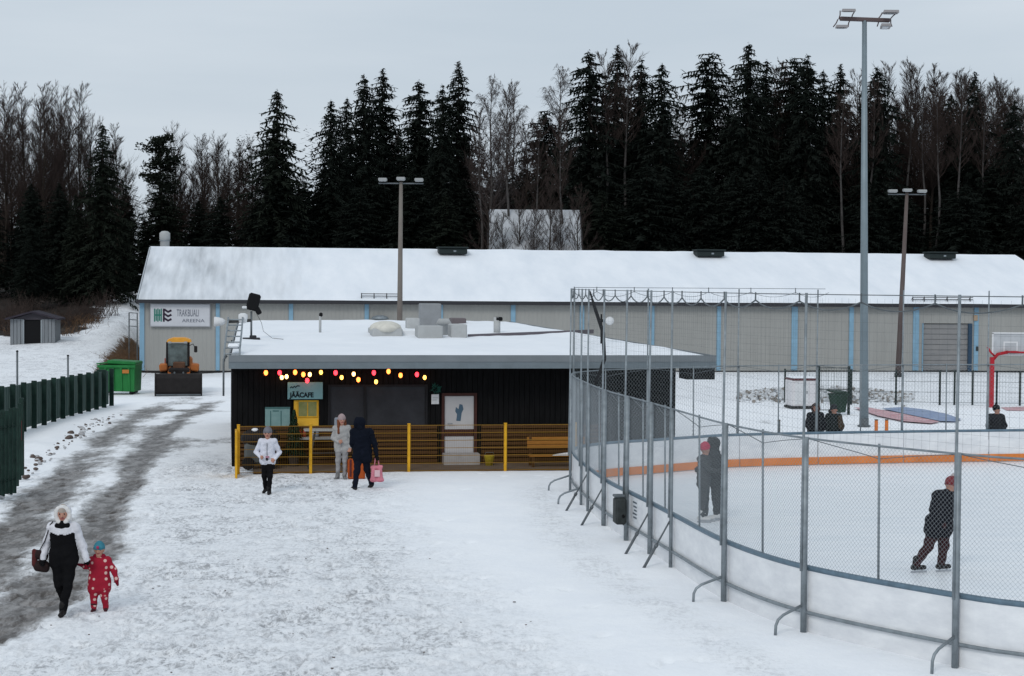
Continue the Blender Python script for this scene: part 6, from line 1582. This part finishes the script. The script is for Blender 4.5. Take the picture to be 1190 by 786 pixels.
beanie(fr_, F, cloth('beanie_pink_grey', (.34, .26, .26)))
hc = F['hd']; k = F['k']
part_sdf(fr_, 'hair', [(hc+sd*F['rt']*.085*k-F['fw']*.02, hc+sd*F['rt']*.10*k-F['up']*.33*k+F['fw']*.05, .042*k, .035*k, 0, .03) for sd in (-1, 1)] + [(hc-F['fw']*.07*k, hc-F['fw']*.08*k-F['up']*.25*k, .08*k, .06*k, 0, .03)], [K('hair_auburn', (.14, .045, .02), .6, var=.4, vscale=20)])
ob = thing('orange_bag', 'tall orange bag standing on the snow beside the person in grey', 'bag', (pf.x+.26, pf.y-.05, 0))
MB().cbox((.12, 0, .27), (.44, .17, .52), bev=.035).build('bag_body', cloth('bag_orange', (.36, .075, .02)), ob); MB().cbox((-.02, -.092, .3), (.05, .012, .44)).build('side_band', cloth('bag_band', (.10, .03, .03)), ob)
MB().tube([(.0, 0, .52), (.04, 0, .68), (.18, 0, .68), (.22, 0, .52)], .014, 5).build('handle', blackc, ob, True)
# skates
def skates(root, P, F, bm, dirs):
    blm = K('skate_blade', (.45, .47, .5), .3, .8)
    for q, d in zip('ab', dirs):
        f = P['f'+q]; d = unit((d[0], d[1], 0)); z = f[2]; k = F['s']
        b = f-V3(0, 0, .02*k)
        o = part_sdf(root, 'skate', [(f+V3(0, 0, .11*k), b-d*.02*k, .058*k, .052*k, 0, .02), (b-d*.06*k-V3(0, 0, .02*k), b+d*.16*k-V3(0, 0, .025*k), .046*k, .04*k, 0, .02)], [bm], .011)
        mb = MB(); z0 = b[2]-.115*k
        c0 = b-d*.10*k; c1 = b+d*.21*k; n = np.array([-d[1], d[0], 0])*.006
        vs = [tuple(V3(p[0], p[1], zz)+s_*n) for s_ in (-1, 1) for p, zz in ((c0, z0), (c1, z0), (c1, z0+.035), (c0, z0+.035))]
        mb.add(vs, [(0, 1, 2, 3), (7, 6, 5, 4), (0, 4, 5, 1), (1, 5, 6, 2), (2, 6, 7, 3), (3, 7, 4, 0)])
        for t in (.25, .72): cc = c0+(c1-c0)*t; mb.tube([(cc[0], cc[1], z0+.03), (cc[0], cc[1], b[2]-.03)], .018, 5)
        mb.build('blade', blm, o)
ps = G(1084, 666, .05)
sk, P, F = person('skater in dark jacket and red striped hat leaning forward on the ice', (ps.x, ps.y, .055), 1.70, dict(hip=(.09, 0, .84), waist=(.15, .02, 1.0), chest=(.19, .05, 1.21), neck=(.25, .08, 1.38), head=(.31, .08, 1.50), ha=(.02, -.03, .82), hb=(.16, .03, .82), ka=(-.07, .03, .47), fa=(-.29, .0, .13), ta=(-.16, .04, .09), kb=(.21, .10, .45), fb=(.17, .12, .13), tb=(.3, .16, .09),
        sa=(.05, -.08, 1.34), sb=(.36, .16, 1.33), ea=(-.02, -.04, 1.10), wa=(.06, .12, .92), eb=(.41, .22, 1.08), wb=(.27, .2, .84)), dict(jacket=cloth('jacket_dark', (.010, .010, .014)), trousers=cloth('trouser_dark_red', (.035, .014, .016)), boots=bootk, gloves=SKIN), face=(.75, .64, -.35), fat=1.32, hem=.86, seed=6, boot=False)
beanie(sk, F, cloth('hat_stripe_red', (.16, .03, .035)), pom=True, pm=cloth('pom_white', (.42, .38, .38))); skates(sk, P, F, bootk, ((.8, .25), (.9, .3)))
part_sdf(sk, 'side_stripe', [(P['ha']+V3(-.03, -.075, 0), P['ka']+V3(.0, -.060, .05), .034, .026, 0, .02), (P['hb']+V3(-.02, -.085, 0), P['kb']+V3(-.02, -.055, .1), .034, .026, 0, .02)], [cloth('stripe_red', (.22, .015, .02))])
# two skaters hugging
whs = K('skate_white', (.58, .58, .58), .5)
pa = G(817.5, 607, .05); pb_ = G(830.5, 605, .05)
sa_, P, F = person('skater in grey overall and crimson hat leaning against a taller companion on the ice', (pa.x, pa.y, .055), 1.64, dict(head=(.02, .0, 1.57), chest=(.03, .01, 1.27), sa=(-.08, -.14, 1.375), sb=(.10, .15, 1.375), ea=(.08, -.22, 1.16), wa=(.25, -.17, 1.13), da=(.9, .1, .1), eb=(.22, .22, 1.18), wb=(.40, .16, 1.15), ka=(-.03, -.09, .49), fa=(-.05, -.10, .13), kb=(.05, .07, .49), fb=(.05, .07, .13), ha=(-.02, -.08, .9), hb=(.03, .08, .9)), dict(jacket=greyc, trousers=greyc, boots=whs, gloves=greyc), face=(.85, .5, 0), fat=1.1, hem=.84, seed=7, boot=False)
beanie(sa_, F, cloth('hat_crimson', (.40, .03, .07))); skates(sa_, P, F, whs, ((.9, -.2), (.9, -.1)))
sb_, P, F = person('tall skater in dark grey hooded jacket hugging the one with the crimson hat', (pb_.x, pb_.y, .055), 1.74, dict(head=(-.06, .0, 1.56), chest=(-.02, 0, 1.27), neck=(-.03, 0, 1.43), sa=(-.06, -.17, 1.375), sb=(.03, .17, 1.375), ea=(-.06, -.25, 1.14), wa=(-.22, -.19, 1.02), da=(-.9, .1, -.1), eb=(-.10, .24, 1.15), wb=(-.30, .16, 1.06), ka=(.0, -.09, .49), fa=(.02, -.08, .13), kb=(.06, .09, .49), fb=(.10, .09, .13), ha=(.0, -.08, .9), hb=(.02, .08, .9)), dict(jacket=cloth('grey_dark', (.032, .035, .037)), trousers=cloth('grey_trouser', (.036, .039, .041)), boots=whs, gloves=greyc), face=(-.8, .6, 0), fat=1.15, hem=.80, seed=8, boot=False)
hood(sb_, F, cloth('hood_dark', (.026, .028, .028))); skates(sb_, P, F, whs, ((-.7, -.5), (.5, -.6)))
# onlookers behind the far boards
def onlooker(px, py, lab, jk, hat, face, H, kind, seed):
    p = G(px, py); o, P, F = person(lab, (p.x, p.y, 0), H, dict(ea=(-.27, -.02, 1.10), wa=(-.20, -.15, .95), da=(.5, -.6, 0), eb=(.27, -.02, 1.10), wb=(.2, -.15, .95), db=(-.5, -.6, 0)), dict(jacket=jk, trousers=blackc, boots=bootk, gloves=blackc), face=face, fat=1.22, hem=.74, seed=seed)
    if kind == 'hood': hood(o, F, hat, cloth('fur_brown', (.06, .035, .03)))
    else: beanie(o, F, hat, pom=True if kind == 'pom' else None)
    return o
onlooker(947, 536, 'onlooker in black coat and brown fur edged hood behind the far boards', cloth('coat_black', (.012, .012, .015)), cloth('hood_brown', (.045, .03, .028)), (-.2, -.97, 0), 1.62, 'hood', 9)
o2 = onlooker(968, 536, 'onlooker in dark cap turned sideways next to the brown hooded onlooker', cloth('coat_dark_green', (.014, .018, .018)), cloth('cap_dark', (.025, .027, .03)), (.9, -.4, 0), 1.58, 'cap', 10)
part_sdf(o2, 'coat_front', [((.16, -.12, 1.25), (.20, -.10, .98), .07, .09, 0, .03)], [cloth('coat_brown', (.06, .04, .025))])
onlooker(1157, 536, 'lone onlooker in black with a bobble hat near the basketball stand', cloth('coat_black', (.012, .012, .015)), blackc, (.8, -.5, .1), 1.58, 'pom', 11)
